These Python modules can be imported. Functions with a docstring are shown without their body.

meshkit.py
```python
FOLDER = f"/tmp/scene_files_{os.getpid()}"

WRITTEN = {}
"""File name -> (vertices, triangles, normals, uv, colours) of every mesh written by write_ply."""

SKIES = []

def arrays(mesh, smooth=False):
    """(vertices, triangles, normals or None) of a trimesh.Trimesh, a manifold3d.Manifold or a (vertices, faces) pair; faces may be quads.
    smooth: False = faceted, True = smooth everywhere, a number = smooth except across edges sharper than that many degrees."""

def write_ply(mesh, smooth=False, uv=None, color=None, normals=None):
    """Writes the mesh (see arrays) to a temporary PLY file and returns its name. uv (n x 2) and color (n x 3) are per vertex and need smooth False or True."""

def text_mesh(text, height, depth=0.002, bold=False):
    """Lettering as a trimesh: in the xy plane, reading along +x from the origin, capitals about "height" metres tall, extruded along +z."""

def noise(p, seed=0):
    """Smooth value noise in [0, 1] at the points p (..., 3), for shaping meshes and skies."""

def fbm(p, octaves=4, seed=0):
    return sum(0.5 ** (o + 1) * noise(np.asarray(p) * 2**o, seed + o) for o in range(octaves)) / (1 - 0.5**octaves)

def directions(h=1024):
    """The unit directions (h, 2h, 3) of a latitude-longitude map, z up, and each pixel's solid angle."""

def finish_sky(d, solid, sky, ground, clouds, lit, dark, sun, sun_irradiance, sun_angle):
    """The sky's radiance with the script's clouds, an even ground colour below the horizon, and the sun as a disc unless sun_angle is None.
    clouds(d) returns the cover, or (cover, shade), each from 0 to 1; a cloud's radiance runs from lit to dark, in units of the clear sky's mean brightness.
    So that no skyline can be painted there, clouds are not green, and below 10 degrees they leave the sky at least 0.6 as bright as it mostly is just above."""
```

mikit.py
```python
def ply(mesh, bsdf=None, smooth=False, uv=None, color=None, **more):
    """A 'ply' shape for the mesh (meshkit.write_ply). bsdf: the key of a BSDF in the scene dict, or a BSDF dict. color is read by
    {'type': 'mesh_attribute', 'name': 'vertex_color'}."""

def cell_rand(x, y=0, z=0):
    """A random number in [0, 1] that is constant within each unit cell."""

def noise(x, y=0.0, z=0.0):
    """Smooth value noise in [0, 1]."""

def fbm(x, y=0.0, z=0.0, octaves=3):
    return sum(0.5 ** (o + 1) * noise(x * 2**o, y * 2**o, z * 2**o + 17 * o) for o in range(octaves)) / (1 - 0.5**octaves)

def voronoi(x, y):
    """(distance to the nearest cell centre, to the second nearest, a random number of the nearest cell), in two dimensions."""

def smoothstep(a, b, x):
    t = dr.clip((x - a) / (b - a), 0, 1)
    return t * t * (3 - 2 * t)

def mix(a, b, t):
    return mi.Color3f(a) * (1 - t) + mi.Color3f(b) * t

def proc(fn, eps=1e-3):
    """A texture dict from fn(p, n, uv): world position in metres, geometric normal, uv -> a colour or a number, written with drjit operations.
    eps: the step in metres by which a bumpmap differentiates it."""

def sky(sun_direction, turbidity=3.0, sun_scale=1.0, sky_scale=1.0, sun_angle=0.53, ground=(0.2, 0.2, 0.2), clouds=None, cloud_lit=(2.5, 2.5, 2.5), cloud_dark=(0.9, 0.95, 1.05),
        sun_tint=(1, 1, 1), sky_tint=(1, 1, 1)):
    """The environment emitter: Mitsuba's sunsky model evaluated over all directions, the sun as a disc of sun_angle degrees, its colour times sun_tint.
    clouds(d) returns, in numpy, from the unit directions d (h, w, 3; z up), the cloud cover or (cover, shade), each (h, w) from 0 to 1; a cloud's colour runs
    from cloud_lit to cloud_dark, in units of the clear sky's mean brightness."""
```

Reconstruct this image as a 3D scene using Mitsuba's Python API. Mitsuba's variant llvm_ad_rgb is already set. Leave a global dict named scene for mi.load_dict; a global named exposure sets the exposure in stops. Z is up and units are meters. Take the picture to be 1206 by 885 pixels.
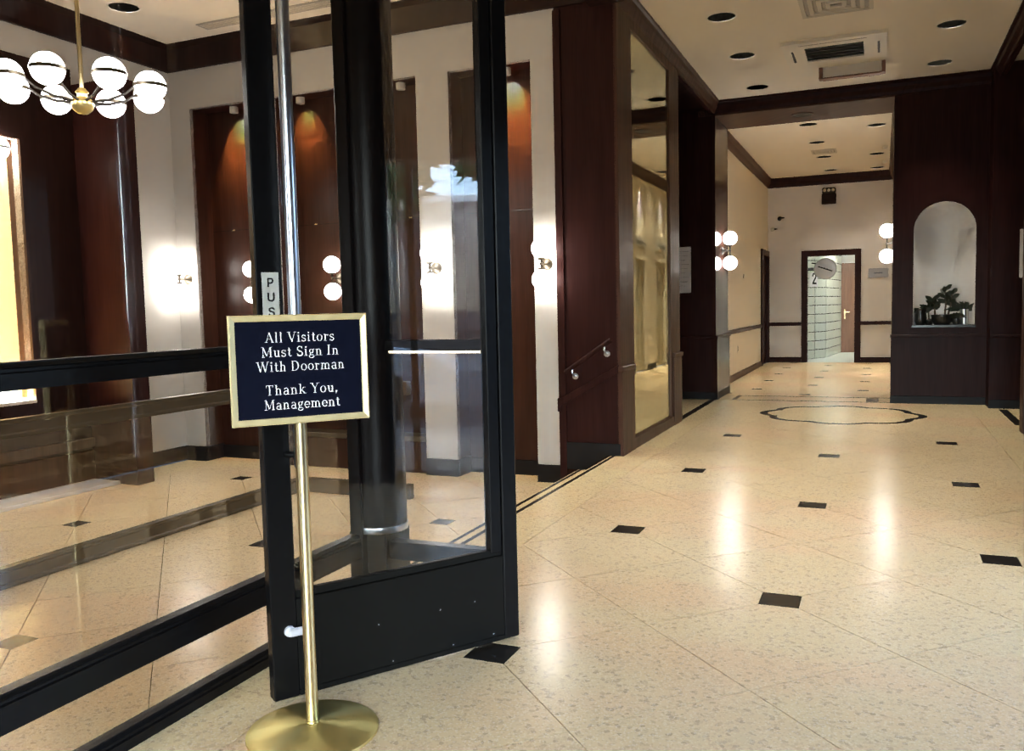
import math, random
import numpy as np, trimesh, mitsuba as mi, drjit as dr
import mikit, meshkit
import manifold3d as m3
from shapely.geometry import Polygon, Point, LineString, box as sbox
from shapely import affinity, unary_union

T = mi.ScalarTransform4f
scene, labels = {}, {}
random.seed(7)
rng = np.random.default_rng(7)

# ------------------------------------------------------------------ camera
F_PX, YAW, PITCH, ROLL, EYE = 1013.42, 0.4059644, 0.0768859, -0.0228833, 1.3
fwd = np.array([-math.sin(YAW) * math.cos(PITCH), math.cos(YAW) * math.cos(PITCH), -math.sin(PITCH)])
rgt = np.array([math.cos(YAW), math.sin(YAW), 0.0])
upv = np.cross(rgt, fwd)
upv = -math.sin(ROLL) * rgt + math.cos(ROLL) * upv
scene['camera'] = {'type': 'perspective', 'fov': math.degrees(2 * math.atan(603 / F_PX)), 'fov_axis': 'x', 'near_clip': 0.02, 'far_clip': 500.0,
                   'to_world': T().look_at(origin=[0, 0, EYE], target=(np.array([0, 0, EYE]) + fwd).tolist(), up=upv.tolist())}

# ------------------------------------------------------------------ light
exposure = 1.45
SKY = 24.0
GLOBE = 11.0            # radiance of the opal globes
CAN = 330.0             # radiance of the downlight lamps
WARM = (1.0, 0.89, 0.72)
GLOBE_TINT = (1.0, 0.95, 0.88)


def clouds(d):
    q = d / np.maximum(d[..., 2:3], 0.08)
    return np.clip((meshkit.fbm(q * 0.9 + 5, 4, 3) - 0.56) * 4, 0, 1)


scene['sky'] = mikit.sky([0.3, -0.85, 0.6], turbidity=3.0, sun_scale=0.0, sky_scale=SKY, clouds=clouds, cloud_lit=(1.6, 1.6, 1.6), cloud_dark=(0.9, 0.95, 1.0), ground=(0.2, 0.2, 0.2))
scene['sky']['sampling_weight'] = 14.0

# ------------------------------------------------------------------ materials


def rgb(*c):
    return {'type': 'rgb', 'value': list(map(float, c))}


def srgb(r, g, b):
    f = lambda v: (v / 255 / 12.92) if v / 255 <= 0.04045 else ((v / 255 + 0.055) / 1.055) ** 2.4
    return (f(r), f(g), f(b))


def principled(name, color, rough=0.5, **kw):
    c = color if isinstance(color, dict) else rgb(*color)
    scene[name] = {'type': 'twosided', 'bsdf': {'type': 'principled', 'base_color': c, 'roughness': float(rough), **kw}}
    return name


def wood_fn(dark, light):
    def fn(p, n, uv):
        a = p.x + p.y
        g = mikit.fbm(a * 26 + 0.8 * mikit.noise(a * 3, 0, p.z * 1.5), 0, p.z * 1.3, 3)
        fine = mikit.noise(a * 190, 3, p.z * 7)
        return mikit.mix(dark, light, dr.clip(g * 0.75 + fine * 0.35 - 0.05, 0, 1))
    return mikit.proc(fn)


def terrazzo_fn(base, warm):
    def fn(p, n, uv):
        wx = p.x + 0.006 * mikit.noise(p.x * 120, p.y * 120)
        d1, e1, r1 = mikit.voronoi(wx * 62, p.y * 62)
        d2, e2, r2 = mikit.voronoi(p.x * 150 + 13, p.y * 150)
        chip = mikit.smoothstep(0.06, 0.16, e1 - d1) * dr.select(r1 < 0.30, 1.0, 0.0)
        small = mikit.smoothstep(0.05, 0.2, e2 - d2) * dr.select(r2 < 0.34, 1.0, 0.0)
        tone = mikit.fbm(p.x * 1.1, p.y * 1.1, 0, 3)
        pink = mikit.smoothstep(0.45, 0.75, mikit.fbm(p.x * 0.9 + 7, p.y * 1.6, 3, 3))
        c = mikit.mix(base, warm, tone)
        c = mikit.mix(c, c * mi.Color3f(1.02, 0.93, 0.93), pink)
        c = mikit.mix(c, mi.Color3f(0.38, 0.26, 0.16), chip * (0.14 + 0.48 * dr.square(r1 / 0.30)))
        c = mikit.mix(c, dr.select(r2 < 0.2, mi.Color3f(0.85, 0.77, 0.63), mi.Color3f(0.45, 0.33, 0.22)), small * 0.3)
        return c
    return mikit.proc(fn)


def plaster_fn(c, amt=0.05):
    def fn(p, n, uv):
        t = mikit.fbm(p.x * 1.7 + p.y, p.y * 1.1, p.z * 1.7, 3)
        return mi.Color3f(*c) * (1 - amt + 2 * amt * t)
    return mikit.proc(fn)


WOOD = principled('wood_mahogany', wood_fn((0.015, 0.0062, 0.0058), (0.035, 0.0122, 0.0108)), 0.36, specular=0.07)
WOODR = principled('wood_red', wood_fn((0.024, 0.0100, 0.0068), (0.050, 0.0190, 0.0120)), 0.3, specular=0.22)
WOODT = principled('wood_trim', wood_fn((0.045, 0.023, 0.0165), (0.080, 0.040, 0.028)), 0.36, specular=0.08)
WOODG = principled('wood_gloss', wood_fn((0.022, 0.010, 0.008), (0.045, 0.018, 0.014)), 0.16, specular=0.12)
WOODD = principled('wood_dark', wood_fn((0.010, 0.0058, 0.0052), (0.023, 0.0100, 0.0085)), 0.3, specular=0.12)
BROWN = principled('wood_brown_and_shade', wood_fn((0.16, 0.075, 0.045), (0.25, 0.12, 0.075)), 0.4)
WHITE = principled('paint_white', plaster_fn((0.71, 0.675, 0.65), 0.02), 0.6)
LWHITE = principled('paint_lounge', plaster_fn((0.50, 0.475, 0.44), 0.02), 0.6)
NWHITE = principled('paint_niche', plaster_fn((0.86, 0.85, 0.84), 0.01), 0.5)
CREAM = principled('paint_cream', plaster_fn((0.70, 0.625, 0.50), 0.03), 0.55)
CEIL = principled('paint_ceiling', plaster_fn((0.74, 0.66, 0.54), 0.02), 0.8)
FLOOR = principled('terrazzo', terrazzo_fn((0.74, 0.61, 0.40), (0.65, 0.515, 0.305)), 0.22, specular=0.38)
FLOORP = principled('terrazzo_plain', terrazzo_fn((0.74, 0.62, 0.38), (0.67, 0.545, 0.315)), 0.22, specular=0.38)
JOINT = principled('joint_grout', (0.16, 0.115, 0.07), 0.6)
INLAY = principled('inlay_black', (0.014, 0.012, 0.010), 0.2, specular=0.5)
BASEB = principled('baseboard_black', (0.010, 0.010, 0.011), 0.45, specular=0.15)
BLACK = principled('metal_black', (0.004, 0.004, 0.0045), 0.3, specular=0.14)
BLACKS = principled('metal_black_satin', (0.0055, 0.0055, 0.005), 0.42, specular=0.12)
BRONZE = principled('metal_bronze', (0.10, 0.082, 0.055), 0.33, metallic=0.55)
BRASS = principled('metal_brass', (0.66, 0.52, 0.21), 0.3, metallic=0.85)
DKBR = principled('metal_dark_bronze', (0.075, 0.06, 0.04), 0.35, metallic=0.6)
GOLD = principled('frame_gold', (0.74, 0.62, 0.34), 0.4, metallic=0.45)
DISC = principled('base_brass', (0.70, 0.59, 0.24), 0.42, metallic=0.9, anisotropic=0.9)
BRASSP = principled('metal_brass_pale', (0.80, 0.68, 0.40), 0.25, metallic=1.0)
STEEL = principled('metal_steel', (0.66, 0.71, 0.80), 0.25, metallic=1.0)
CHROME = principled('metal_chrome', (0.72, 0.74, 0.82), 0.35, metallic=0.5)
PLATE = principled('plate_grey', (0.50, 0.50, 0.46), 0.5)
NAVY = principled('sign_navy', (0.003, 0.004, 0.012), 0.6, specular=0.05)
LETTER = principled('letter_white', (0.85, 0.85, 0.85), 0.6)
INK = principled('ink_black', (0.01, 0.01, 0.01), 0.6)
PAPER = principled('paper_white', (0.75, 0.73, 0.74), 0.7)
PRINT = principled('paper_print', (0.42, 0.41, 0.42), 0.7)
PLASTIC = principled('plastic_white', (0.72, 0.66, 0.56), 0.5)
DARKG = principled('grille_dark', (0.018, 0.015, 0.012), 0.6)
DIFFU = principled('diffuser_cream', (0.56, 0.50, 0.40), 0.6)
VENTG = principled('vent_grey', (0.36, 0.32, 0.27), 0.6)
TILEW = principled('tile_white', (0.72, 0.76, 0.68), 0.2, specular=0.5)
TILEJ = principled('tile_joint', (0.10, 0.11, 0.09), 0.7)
FARFL = principled('floor_grey', (0.55, 0.57, 0.52), 0.3)
BULB = principled('bulb_glass_grey', (0.6, 0.58, 0.55), 0.3)
LEAF = principled('leaf_dark', (0.010, 0.018, 0.009), 0.45)
LEAFS = principled('leaf_street', (0.10, 0.20, 0.06), 0.6)
BARK = principled('bark', (0.08, 0.055, 0.035), 0.8)
POTK = principled('pot_black', (0.012, 0.013, 0.012), 0.15, specular=0.6)
SILVER = principled('pot_silver', (0.7, 0.7, 0.68), 0.2, metallic=1.0)
STONE = principled('stone_pale', (0.72, 0.66, 0.62), 0.35)
PAVE = principled('street_pavement', (0.17, 0.165, 0.155), 0.8)
ASPH = principled('street_asphalt', (0.05, 0.05, 0.053), 0.85)
BRICK = principled('street_brick', (0.10, 0.06, 0.045), 0.8)
CARP = principled('car_paint', (0.30, 0.36, 0.42), 0.2, specular=0.6)
CARP2 = principled('car_paint_white', (0.75, 0.78, 0.8), 0.2, specular=0.6)
CARW = principled('car_glass', (0.02, 0.025, 0.03), 0.08)
RUBBER = principled('rubber', (0.015, 0.015, 0.015), 0.8)
ELEV = principled('elevator_door', (0.40, 0.34, 0.22), 0.35, metallic=0.3)
ALCOVE = principled('alcove_yellow', (0.82, 0.66, 0.38), 0.6)
scene['glass'] = {'type': 'thindielectric', 'int_ior': 1.5}
scene['mirror_glass'] = {'type': 'twosided', 'bsdf': {'type': 'conductor', 'material': 'none', 'specular_reflectance': rgb(0.80, 0.80, 0.66)}}
scene['convex_mirror'] = {'type': 'twosided', 'bsdf': {'type': 'roughconductor', 'material': 'none', 'alpha': 0.12, 'specular_reflectance': rgb(0.78, 0.8, 0.76)}}

# ------------------------------------------------------------------ mesh helpers
_ply = {}


def number(key):
    if key not in scene and key not in labels:
        return key
    k = 1
    while f'{key}_{k:03d}' in scene or f'{key}_{k:03d}' in labels:
        k += 1
    return f'{key}_{k:03d}'


def tag(key, label=None, cat=None, group=None, kind=None):
    d = labels.setdefault(key, {})
    for k, v in (('label', label), ('category', cat), ('group', group), ('kind', kind)):
        if v:
            d[k] = v
    return key


def put(name, mesh, mat, parent=None, label=None, cat=None, group=None, kind=None, smooth=False, emit=None, **kw):
    key = number((parent + '__' if parent else '') + name)
    d = dict(mesh) if isinstance(mesh, dict) else mikit.ply(mesh, mat, smooth=smooth, **kw)
    if emit is not None:
        d['emitter'] = {'type': 'area', 'radiance': rgb(*emit)}
    scene[key] = d
    if label or cat or group or kind:
        tag(key, label, cat, group, kind)
    return key


def thing(name, label, cat, group=None, kind=None):
    key = number(name)
    return tag(key, label, cat, group, kind)


def struct(name, mesh, mat, **kw):
    return put(name, mesh, mat, kind='structure', **kw)


def bx(x0, x1, y0, y1, z0, z1):
    m = trimesh.creation.box(extents=[abs(x1 - x0), abs(y1 - y0), abs(z1 - z0)])
    m.apply_translation([(x0 + x1) / 2, (y0 + y1) / 2, (z0 + z1) / 2])
    return m


def rb(x0, x1, y0, y1, z0, z1, r=0.004):
    """box with chamfered edges"""
    r = min(r, abs(x1 - x0) / 2.2, abs(y1 - y0) / 2.2, abs(z1 - z0) / 2.2)
    pts = []
    for x, sx in ((x0, 1), (x1, -1)):
        for y, sy in ((y0, 1), (y1, -1)):
            for z, sz in ((z0, 1), (z1, -1)):
                pts += [(x, y + sy * r, z + sz * r), (x + sx * r, y, z + sz * r), (x + sx * r, y + sy * r, z)]
    return trimesh.convex.convex_hull(np.array(pts))


def cat(*ms):
    return trimesh.util.concatenate([m for m in ms if m is not None])


def ext(poly, h, z=0.0):
    gs = getattr(poly, 'geoms', [poly])
    ms = [trimesh.creation.extrude_polygon(g, h, engine='earcut') for g in gs if g.area > 1e-7]
    m = cat(*ms)
    m.apply_translation([0, 0, z])
    return m


def frame_tf(m, origin, ex, ey, ez):
    M = np.eye(4)
    M[:3, 0], M[:3, 1], M[:3, 2], M[:3, 3] = ex, ey, ez, origin
    m = m.copy()
    m.apply_transform(M)
    if np.linalg.det(M[:3, :3]) < 0:
        m.invert()
    return m


def tube(path, r, n=10, cap=True):
    path = np.asarray(path, float)
    r = np.broadcast_to(np.asarray(r, float), (len(path),))
    tng = np.gradient(path, axis=0)
    tng /= np.linalg.norm(tng, axis=1)[:, None]
    ref = np.array([0, 0, 1.0]) if abs(tng[0][2]) < 0.9 else np.array([1.0, 0, 0])
    V = []
    for p, t, rr in zip(path, tng, r):
        a = np.cross(t, ref); a /= np.linalg.norm(a)
        b = np.cross(t, a)
        ref = np.cross(a, t) if True else ref
        th = np.arange(n) * 2 * np.pi / n
        V.append(p + rr * (np.cos(th)[:, None] * a + np.sin(th)[:, None] * b))
    V = np.vstack(V)
    Fs = []
    for i in range(len(path) - 1):
        for k in range(n):
            a, b = i * n + k, i * n + (k + 1) % n
            Fs += [[a, b, b + n], [a, b + n, a + n]]
    if cap:
        c0, c1 = len(V), len(V) + 1
        V = np.vstack([V, path[0], path[-1]])
        e = (len(path) - 1) * n
        for k in range(n):
            Fs += [[c0, (k + 1) % n, k], [c1, e + k, e + (k + 1) % n]]
    m = trimesh.Trimesh(V, Fs, process=False)
    if m.volume < 0:
        m.invert()
    return m


def lathe(profile, n=32):
    m = trimesh.creation.revolve(np.array(profile, float), sections=n)
    if m.volume < 0:
        m.invert()
    return m


def aim(m, origin, d):
    """turn the mesh's +z to the direction d and move it to origin"""
    d = np.asarray(d, float) / np.linalg.norm(d)
    M = trimesh.geometry.align_vectors([0, 0, 1], d)
    m = m.copy()
    m.apply_transform(M)
    m.apply_translation(origin)
    return m


def quad(a, b, c, d):
    return trimesh.Trimesh(np.array([a, b, c, d], float), [[0, 1, 2], [0, 2, 3]], process=False)


def ball(c, r, sub=3):
    m = trimesh.creation.icosphere(subdivisions=sub, radius=r)
    m.apply_translation(c)
    return m


def prism(profile, axis, a0, a1):
    """extrude the 2D profile along x ((y,z) profile) or y ((x,z) profile)"""
    m = ext(Polygon(profile), a1 - a0)
    if axis == 'y':
        return frame_tf(m, [0, a0, 0], [1, 0, 0], [0, 0, 1], [0, 1, 0])
    return frame_tf(m, [a0, 0, 0], [0, 1, 0], [0, 0, 1], [1, 0, 0])


# ------------------------------------------------------------------ layout numbers
XL, XR = -2.09, 1.25          # main hall walls
YB = 11.9                     # hall's far wall
ZC = 4.0
LX, LY, LZ, LC = -7.0, 7.2, -0.27, 4.12   # lounge: left wall, back wall, floor, ceiling
CX0, CX1, CY1 = -2.3, 0.2, 19.75          # corridor beyond
SILL = -1.5

# ------------------------------------------------------------------ floors
FX0, FX1 = -1.811, 0.98
P = 1.905                      # lattice period of the black squares
OX, OY = -0.396, 3.845
IN = 0.165


def floor_tiles(name, field, ox, oy, px, py, zs, inset, mat):
    """a diagonal grid of terrazzo tiles with a black square at every other crossing, each its own piece"""
    (x0, y0, x1, y1) = field.bounds
    squares = []
    n = 14
    for i in range(-n, n):
        for j in range(-n, n):
            if (i + j) % 2 == 0:
                c = (ox + i * px / 2, oy + j * py / 2)
                if field.contains(Point(c)) and math.hypot(c[0] + 0.42, c[1] - 10.58) > 1.15:
                    squares.append(sbox(c[0] - inset / 2, c[1] - inset / 2, c[0] + inset / 2, c[1] + inset / 2))
    cut = unary_union(squares)
    g = 0.0022
    # crossings at (ox + i*px/4, oy + j*py/4), i+j even; the tile's centre where i+j is odd
    for i in range(-2 * n, 2 * n):
        for j in range(-2 * n, 2 * n):
            if (i + j) % 2 == 0:
                continue
            cx, cy = ox + i * px / 4, oy + j * py / 4
            if cx < x0 - 0.6 or cx > x1 + 0.6 or cy < y0 - 0.6 or cy > y1 + 0.6:
                continue
            t = Polygon([(cx - px / 4, cy), (cx, cy - py / 4), (cx + px / 4, cy), (cx, cy + py / 4)]).buffer(-g, join_style=2)
            t = t.intersection(field).difference(cut.buffer(g, join_style=2))
            if t.area < 0.002:
                continue
            put('tile', ext(t, 0.012, zs - 0.012), mat, parent=name)
    for s in squares:
        put('insert', ext(s, 0.012, zs - 0.012), INLAY, parent=name)


struct('floor', cat(bx(-2.117, 3.2, SILL, LY + 0.01, -0.25, -0.011), bx(-2.62, 4.2, LY + 0.01, 9.55, -0.25, -0.011), bx(-4.0, 4.2, 9.55, 12.0, -0.25, -0.011), bx(CX0 - 0.1, CX1 + 0.1, 12.0, CY1, -0.25, -0.011)), JOINT)
labels['floor']['label'] = 'polished cream terrazzo floor with black square inserts'
put('slab', bx(FX0 + 0.002, 2.0, SILL, 1.2, -0.012, 0), FLOOR, parent='floor')
main_field = sbox(FX0, 1.2, FX1, YB - 0.02)
ring_c = np.array([-0.42, 10.58])
ang = np.linspace(0, 2 * np.pi, 192, endpoint=False)
rr = 0.885 - 0.085 * (1 - np.abs(np.cos(4 * ang)))
outer = Polygon([(ring_c[0] + r * 1.02 * math.cos(a), ring_c[1] + r * math.sin(a)) for a, r in zip(ang, rr)])
inner = Polygon([(ring_c[0] + (r - 0.085) * 1.02 * math.cos(a), ring_c[1] + (r - 0.085) * math.sin(a)) for a, r in zip(ang, rr)])
floor_tiles('floor', main_field.difference(outer.buffer(0.001)), OX, OY, P, 1.917, 0.0, IN, FLOOR)
put('medallion', ext(inner.buffer(-0.001), 0.012, -0.012), FLOORP, parent='floor')
put('medallion_ring', ext(outer.difference(inner), 0.0125, -0.012), INLAY, parent='floor', label='scalloped black ring inlaid in the terrazzo')
# plain borders beside the field
put('border', bx(-2.115, FX0 - 0.003, 1.2, 9.66, -0.012, 0), FLOORP, parent='floor')
put('border', bx(FX1 + 0.003, 2.0, 1.2, YB, -0.012, 0), FLOORP, parent='floor')
put('border', bx(-2.07, FX0 - 0.003, 9.662, YB - 0.02, -0.012, 0), FLOORP, parent='floor')
put('border', bx(-4.0, -2.15, 9.66, YB - 0.02, -0.012, 0), FLOORP, parent='floor')
put('threshold_strip', bx(-2.15, -2.07, 9.70, YB - 0.06, -0.012, 0.0006), INLAY, parent='floor')
put('threshold_strip', bx(1.27, 1.36, 10.05, 11.42, -0.012, 0.0006), INLAY, parent='floor')
# far threshold: two thin black lines across the opening
for y0, y1 in ((YB - 0.018, YB + 0.0), (YB + 0.055, 12.46), (12.52, 12.7)):
    put('border', bx(-2.07, 0.13, y0, y1, -0.012, 0), FLOORP, parent='floor')
put('threshold_line', bx(-1.85, 0.13, YB + 0.001, YB + 0.054, -0.012, 0.0004), INLAY, parent='floor')
put('threshold_line', bx(-1.85, 0.13, 12.461, 12.519, -0.012, 0.0004), INLAY, parent='floor')
put('insert', bx(-0.17, -0.02, 11.98, 12.44, 0, 0.0008), INLAY, parent='floor')
put('threshold_line', bx(-1.87, -1.81, YB + 0.04, 12.48, 0, 0.0006), INLAY, parent='floor')
corr_field = sbox(-2.0, 12.702, 0.2, CY1)
floor_tiles('floor', corr_field, -0.985, 14.24, 1.5, 1.5, 0.0, 0.15, FLOOR)
put('border', bx(CX0, -2.003, 12.9, CY1, -0.012, 0), FLOORP, parent='floor')

# the two steps and the lower lounge floor
st = struct('stairs_1', bx(-2.463, -2.117, SILL, LY, -0.26, -0.135), FLOORP)
labels['stairs_1']['label'] = 'two shallow terrazzo steps with black nosing lines down to the lounge'
put('nosing_strip', bx(-2.165, -2.116, SILL, LY, -0.012, 0.0), FLOORP, parent=st)
put('tread_strip', bx(-2.150, -2.122, 3.4, LY - 0.002, -0.002, 0.0012), INLAY, parent=st)
put('riser', bx(-2.16, -2.116, SILL, LY, -0.135, -0.012), FLOORP, parent=st)
put('tread_strip', bx(-2.452, -2.425, 3.4, LY - 0.002, -0.136, -0.1338), INLAY, parent=st)

struct('lounge_floor', bx(LX - 0.2, -2.463, SILL, LY + 0.3, LZ - 0.2, LZ - 0.011), JOINT)
labels['lounge_floor']['label'] = 'lower terrazzo lounge floor seen through the glass'
lf = sbox(-6.55, 0.8, -2.47, 6.98)
floor_tiles('lounge_floor', lf, -5.68, 4.66, 1.79, 1.86, LZ, 0.15, FLOOR)
put('border', bx(LX, -2.47, 6.983, LY + 0.3, LZ - 0.012, LZ), FLOORP, parent='lounge_floor')
put('border', bx(LX, -6.553, 0.8, 6.98, LZ - 0.012, LZ), FLOORP, parent='lounge_floor')
put('slab', bx(LX, -2.47, SILL, 0.797, LZ - 0.012, LZ), FLOORP, parent='lounge_floor')

# ------------------------------------------------------------------ ceilings


def ceiling_with_holes(name, x0, x1, y0, y1, z, holes, mat, r=0.134, t=0.05):
    poly = sbox(x0, y0, x1, y1)
    for (x, y) in holes:
        poly = poly.difference(Point(x, y).buffer(r, 16))
    return struct(name, ext(poly, t, z), mat)


main_cans = [(-1.41, 8.47), (-1.42, 9.86), (-1.45, 11.36), (0.61, 9.73), (0.59, 11.22), (0.61, 8.3), (-1.41, 7.05), (0.61, 6.9), (-1.41, 5.6), (0.61, 5.5), (-1.41, 4.2), (0.61, 4.1)]
corr_cans = [(-1.05, 14.07), (-1.03, 15.7), (-1.01, 17.3), (-0.98, 19.1), (-0.09, 14.63), (-0.1, 17.45), (-0.1, 19.25)]
lounge_cans = [(-6.36, 6.05), (-4.5, 5.9), (-3.0, 5.9), (-6.3, 3.2), (-3.0, 3.0)]
ceiling_with_holes('ceiling', XL - 0.2, XR + 2.5, SILL, YB + 0.1, ZC, main_cans, CEIL)
ceiling_with_holes('ceiling_corridor', CX0 - 0.1, CX1 + 0.1, 12.8, CY1 + 0.1, ZC, corr_cans, CEIL)
ceiling_with_holes('ceiling_lounge', LX - 0.1, -2.15, SILL, LY + 0.1, LC, lounge_cans, CEIL)
for k in ('ceiling', 'ceiling_corridor', 'ceiling_lounge'):
    labels[k]['label'] = {'ceiling': 'cream ceiling of the main hall', 'ceiling_corridor': 'cream ceiling of the back corridor', 'ceiling_lounge': 'cream ceiling above the lounge'}[k]

# ------------------------------------------------------------------ walls of the hall
# left block with the tall mirror
w = struct('wall_left', bx(-2.63, XL, LY, 9.58, -0.27, ZC), WOOD)
tag(w, 'dark mahogany wall block carrying the tall mirror')
MY0, MY1, MZ0, MZ1 = 7.65, 9.15, 0.113, 3.762
fr = [bx(XL - 0.01, XL + 0.022, LY, MY0, 0.0, 3.86), bx(XL - 0.01, XL + 0.022, MY1, 9.60, 0.0, 3.86), bx(XL - 0.01, XL + 0.022, MY0, MY1, 0, MZ0), bx(XL - 0.01, XL + 0.022, MY0, MY1, MZ1, 3.86)]
mir = thing('wall_mirror', 'tall mirror in a flat brown wood frame on the dark wall', 'mirror')
put('glass', quad([XL + 0.004, MY0, MZ0], [XL + 0.004, MY1, MZ0], [XL + 0.004, MY1, MZ1], [XL + 0.004, MY0, MZ1]), 'mirror_glass', parent=mir)
for m_, nm in zip(fr, ('stile', 'stile', 'rail', 'rail')):
    put(nm, m_, WOODT, parent=mir)
# thicker wainscot foot with a cap on both stiles
for (y0, y1) in ((LY - 0.012, MY0 - 0.06), (MY1 + 0.08, 9.61)):
    put('wainscot_stile', bx(XL, XL + 0.04, y0, y1, 0.0, 0.735), WOODT, parent=mir)
    put('cap', rb(XL - 0.0, XL + 0.055, y0 - 0.012, y1 + 0.012, 0.735, 0.785, 0.008), WOODT, parent=mir)
put('base_rail', bx(XL, XL + 0.036, MY0 - 0.06, MY1 + 0.08, 0, 0.1), WOODT, parent=mir)

# the face of the block that looks at the lounge steps (Y = 7.2): base, sloping chair rail
ft = struct('baseboard_front', prism([(-2.57, -0.135), (-2.385, -0.135), (-2.385, -0.12), (-2.19, 0.0), (-2.075, 0.0), (-2.075, 0.105), (-2.57, 0.105)], 'y', LY - 0.018, LY), BASEB)
tag(ft, 'black stepped base board beside the steps')
put('stile', bx(-2.635, -2.57, LY - 0.02, LY, -0.27, 3.86), WOOD, parent='wall_left')
ra = np.array([-2.63, 0.46]); rbp = np.array([-2.085, 0.765])
put('sloping_rail', prism([tuple(ra - [0, .035]), tuple(rbp - [0, .035]), tuple(rbp + [0, .035]), tuple(ra + [0, .035])], 'y', LY - 0.03, LY), WOOD, parent='wall_left')
put('rail_end', rb(-2.645, -2.615, LY - 0.035, LY, 0.38, 0.50, 0.004), WOOD, parent='wall_left')

hr = thing('handrail', 'short sloping wooden handrail on two chrome brackets on the dark wall', 'handrail')
h0, h1 = np.array([-2.55, LY - 0.085, 0.735]), np.array([-2.13, LY - 0.085, 1.02])
put('rail', tube([h0, h0 + (h1 - h0) * .5, h1], 0.02, 12), WOOD, parent=hr, smooth=40)
for t in (0.16, 0.86):
    c = h0 + (h1 - h0) * t
    br = cat(tube([c - [0, 0, .02], c - [0, 0, .05], c + [0, .03, -.07], c + [0, .078, -.085]], 0.009, 8), aim(lathe([(0, 0), (0.028, 0), (0.028, .008), (0, .012)], 16), c + [0, .085, -.085], [0, -1, 0]))
    put('bracket', br, STEEL, parent=hr, smooth=40)

# far wall (Y = 11.9): left piece, right pillar with niche, right piece
struct('wall_back', cat(bx(-4.0, XL + 0.01, YB, 12.0, -0.01, ZC)), WOOD)
tag('wall_back', 'dark mahogany wall facing the hall left of the corridor opening')
put('chair_rail', rb(-4.0, XL + 0.012, YB - 0.03, YB, 0.83, 0.875, 0.006), WOOD, parent='wall_back')
put('wainscot_panel', bx(-4.0, XL + 0.01, YB - 0.016, YB, 0.1, 0.83), WOOD, parent='wall_back')
put('base', bx(-4.0, XL + 0.012, YB - 0.024, YB, 0, 0.1), BASEB, parent='wall_back')
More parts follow.
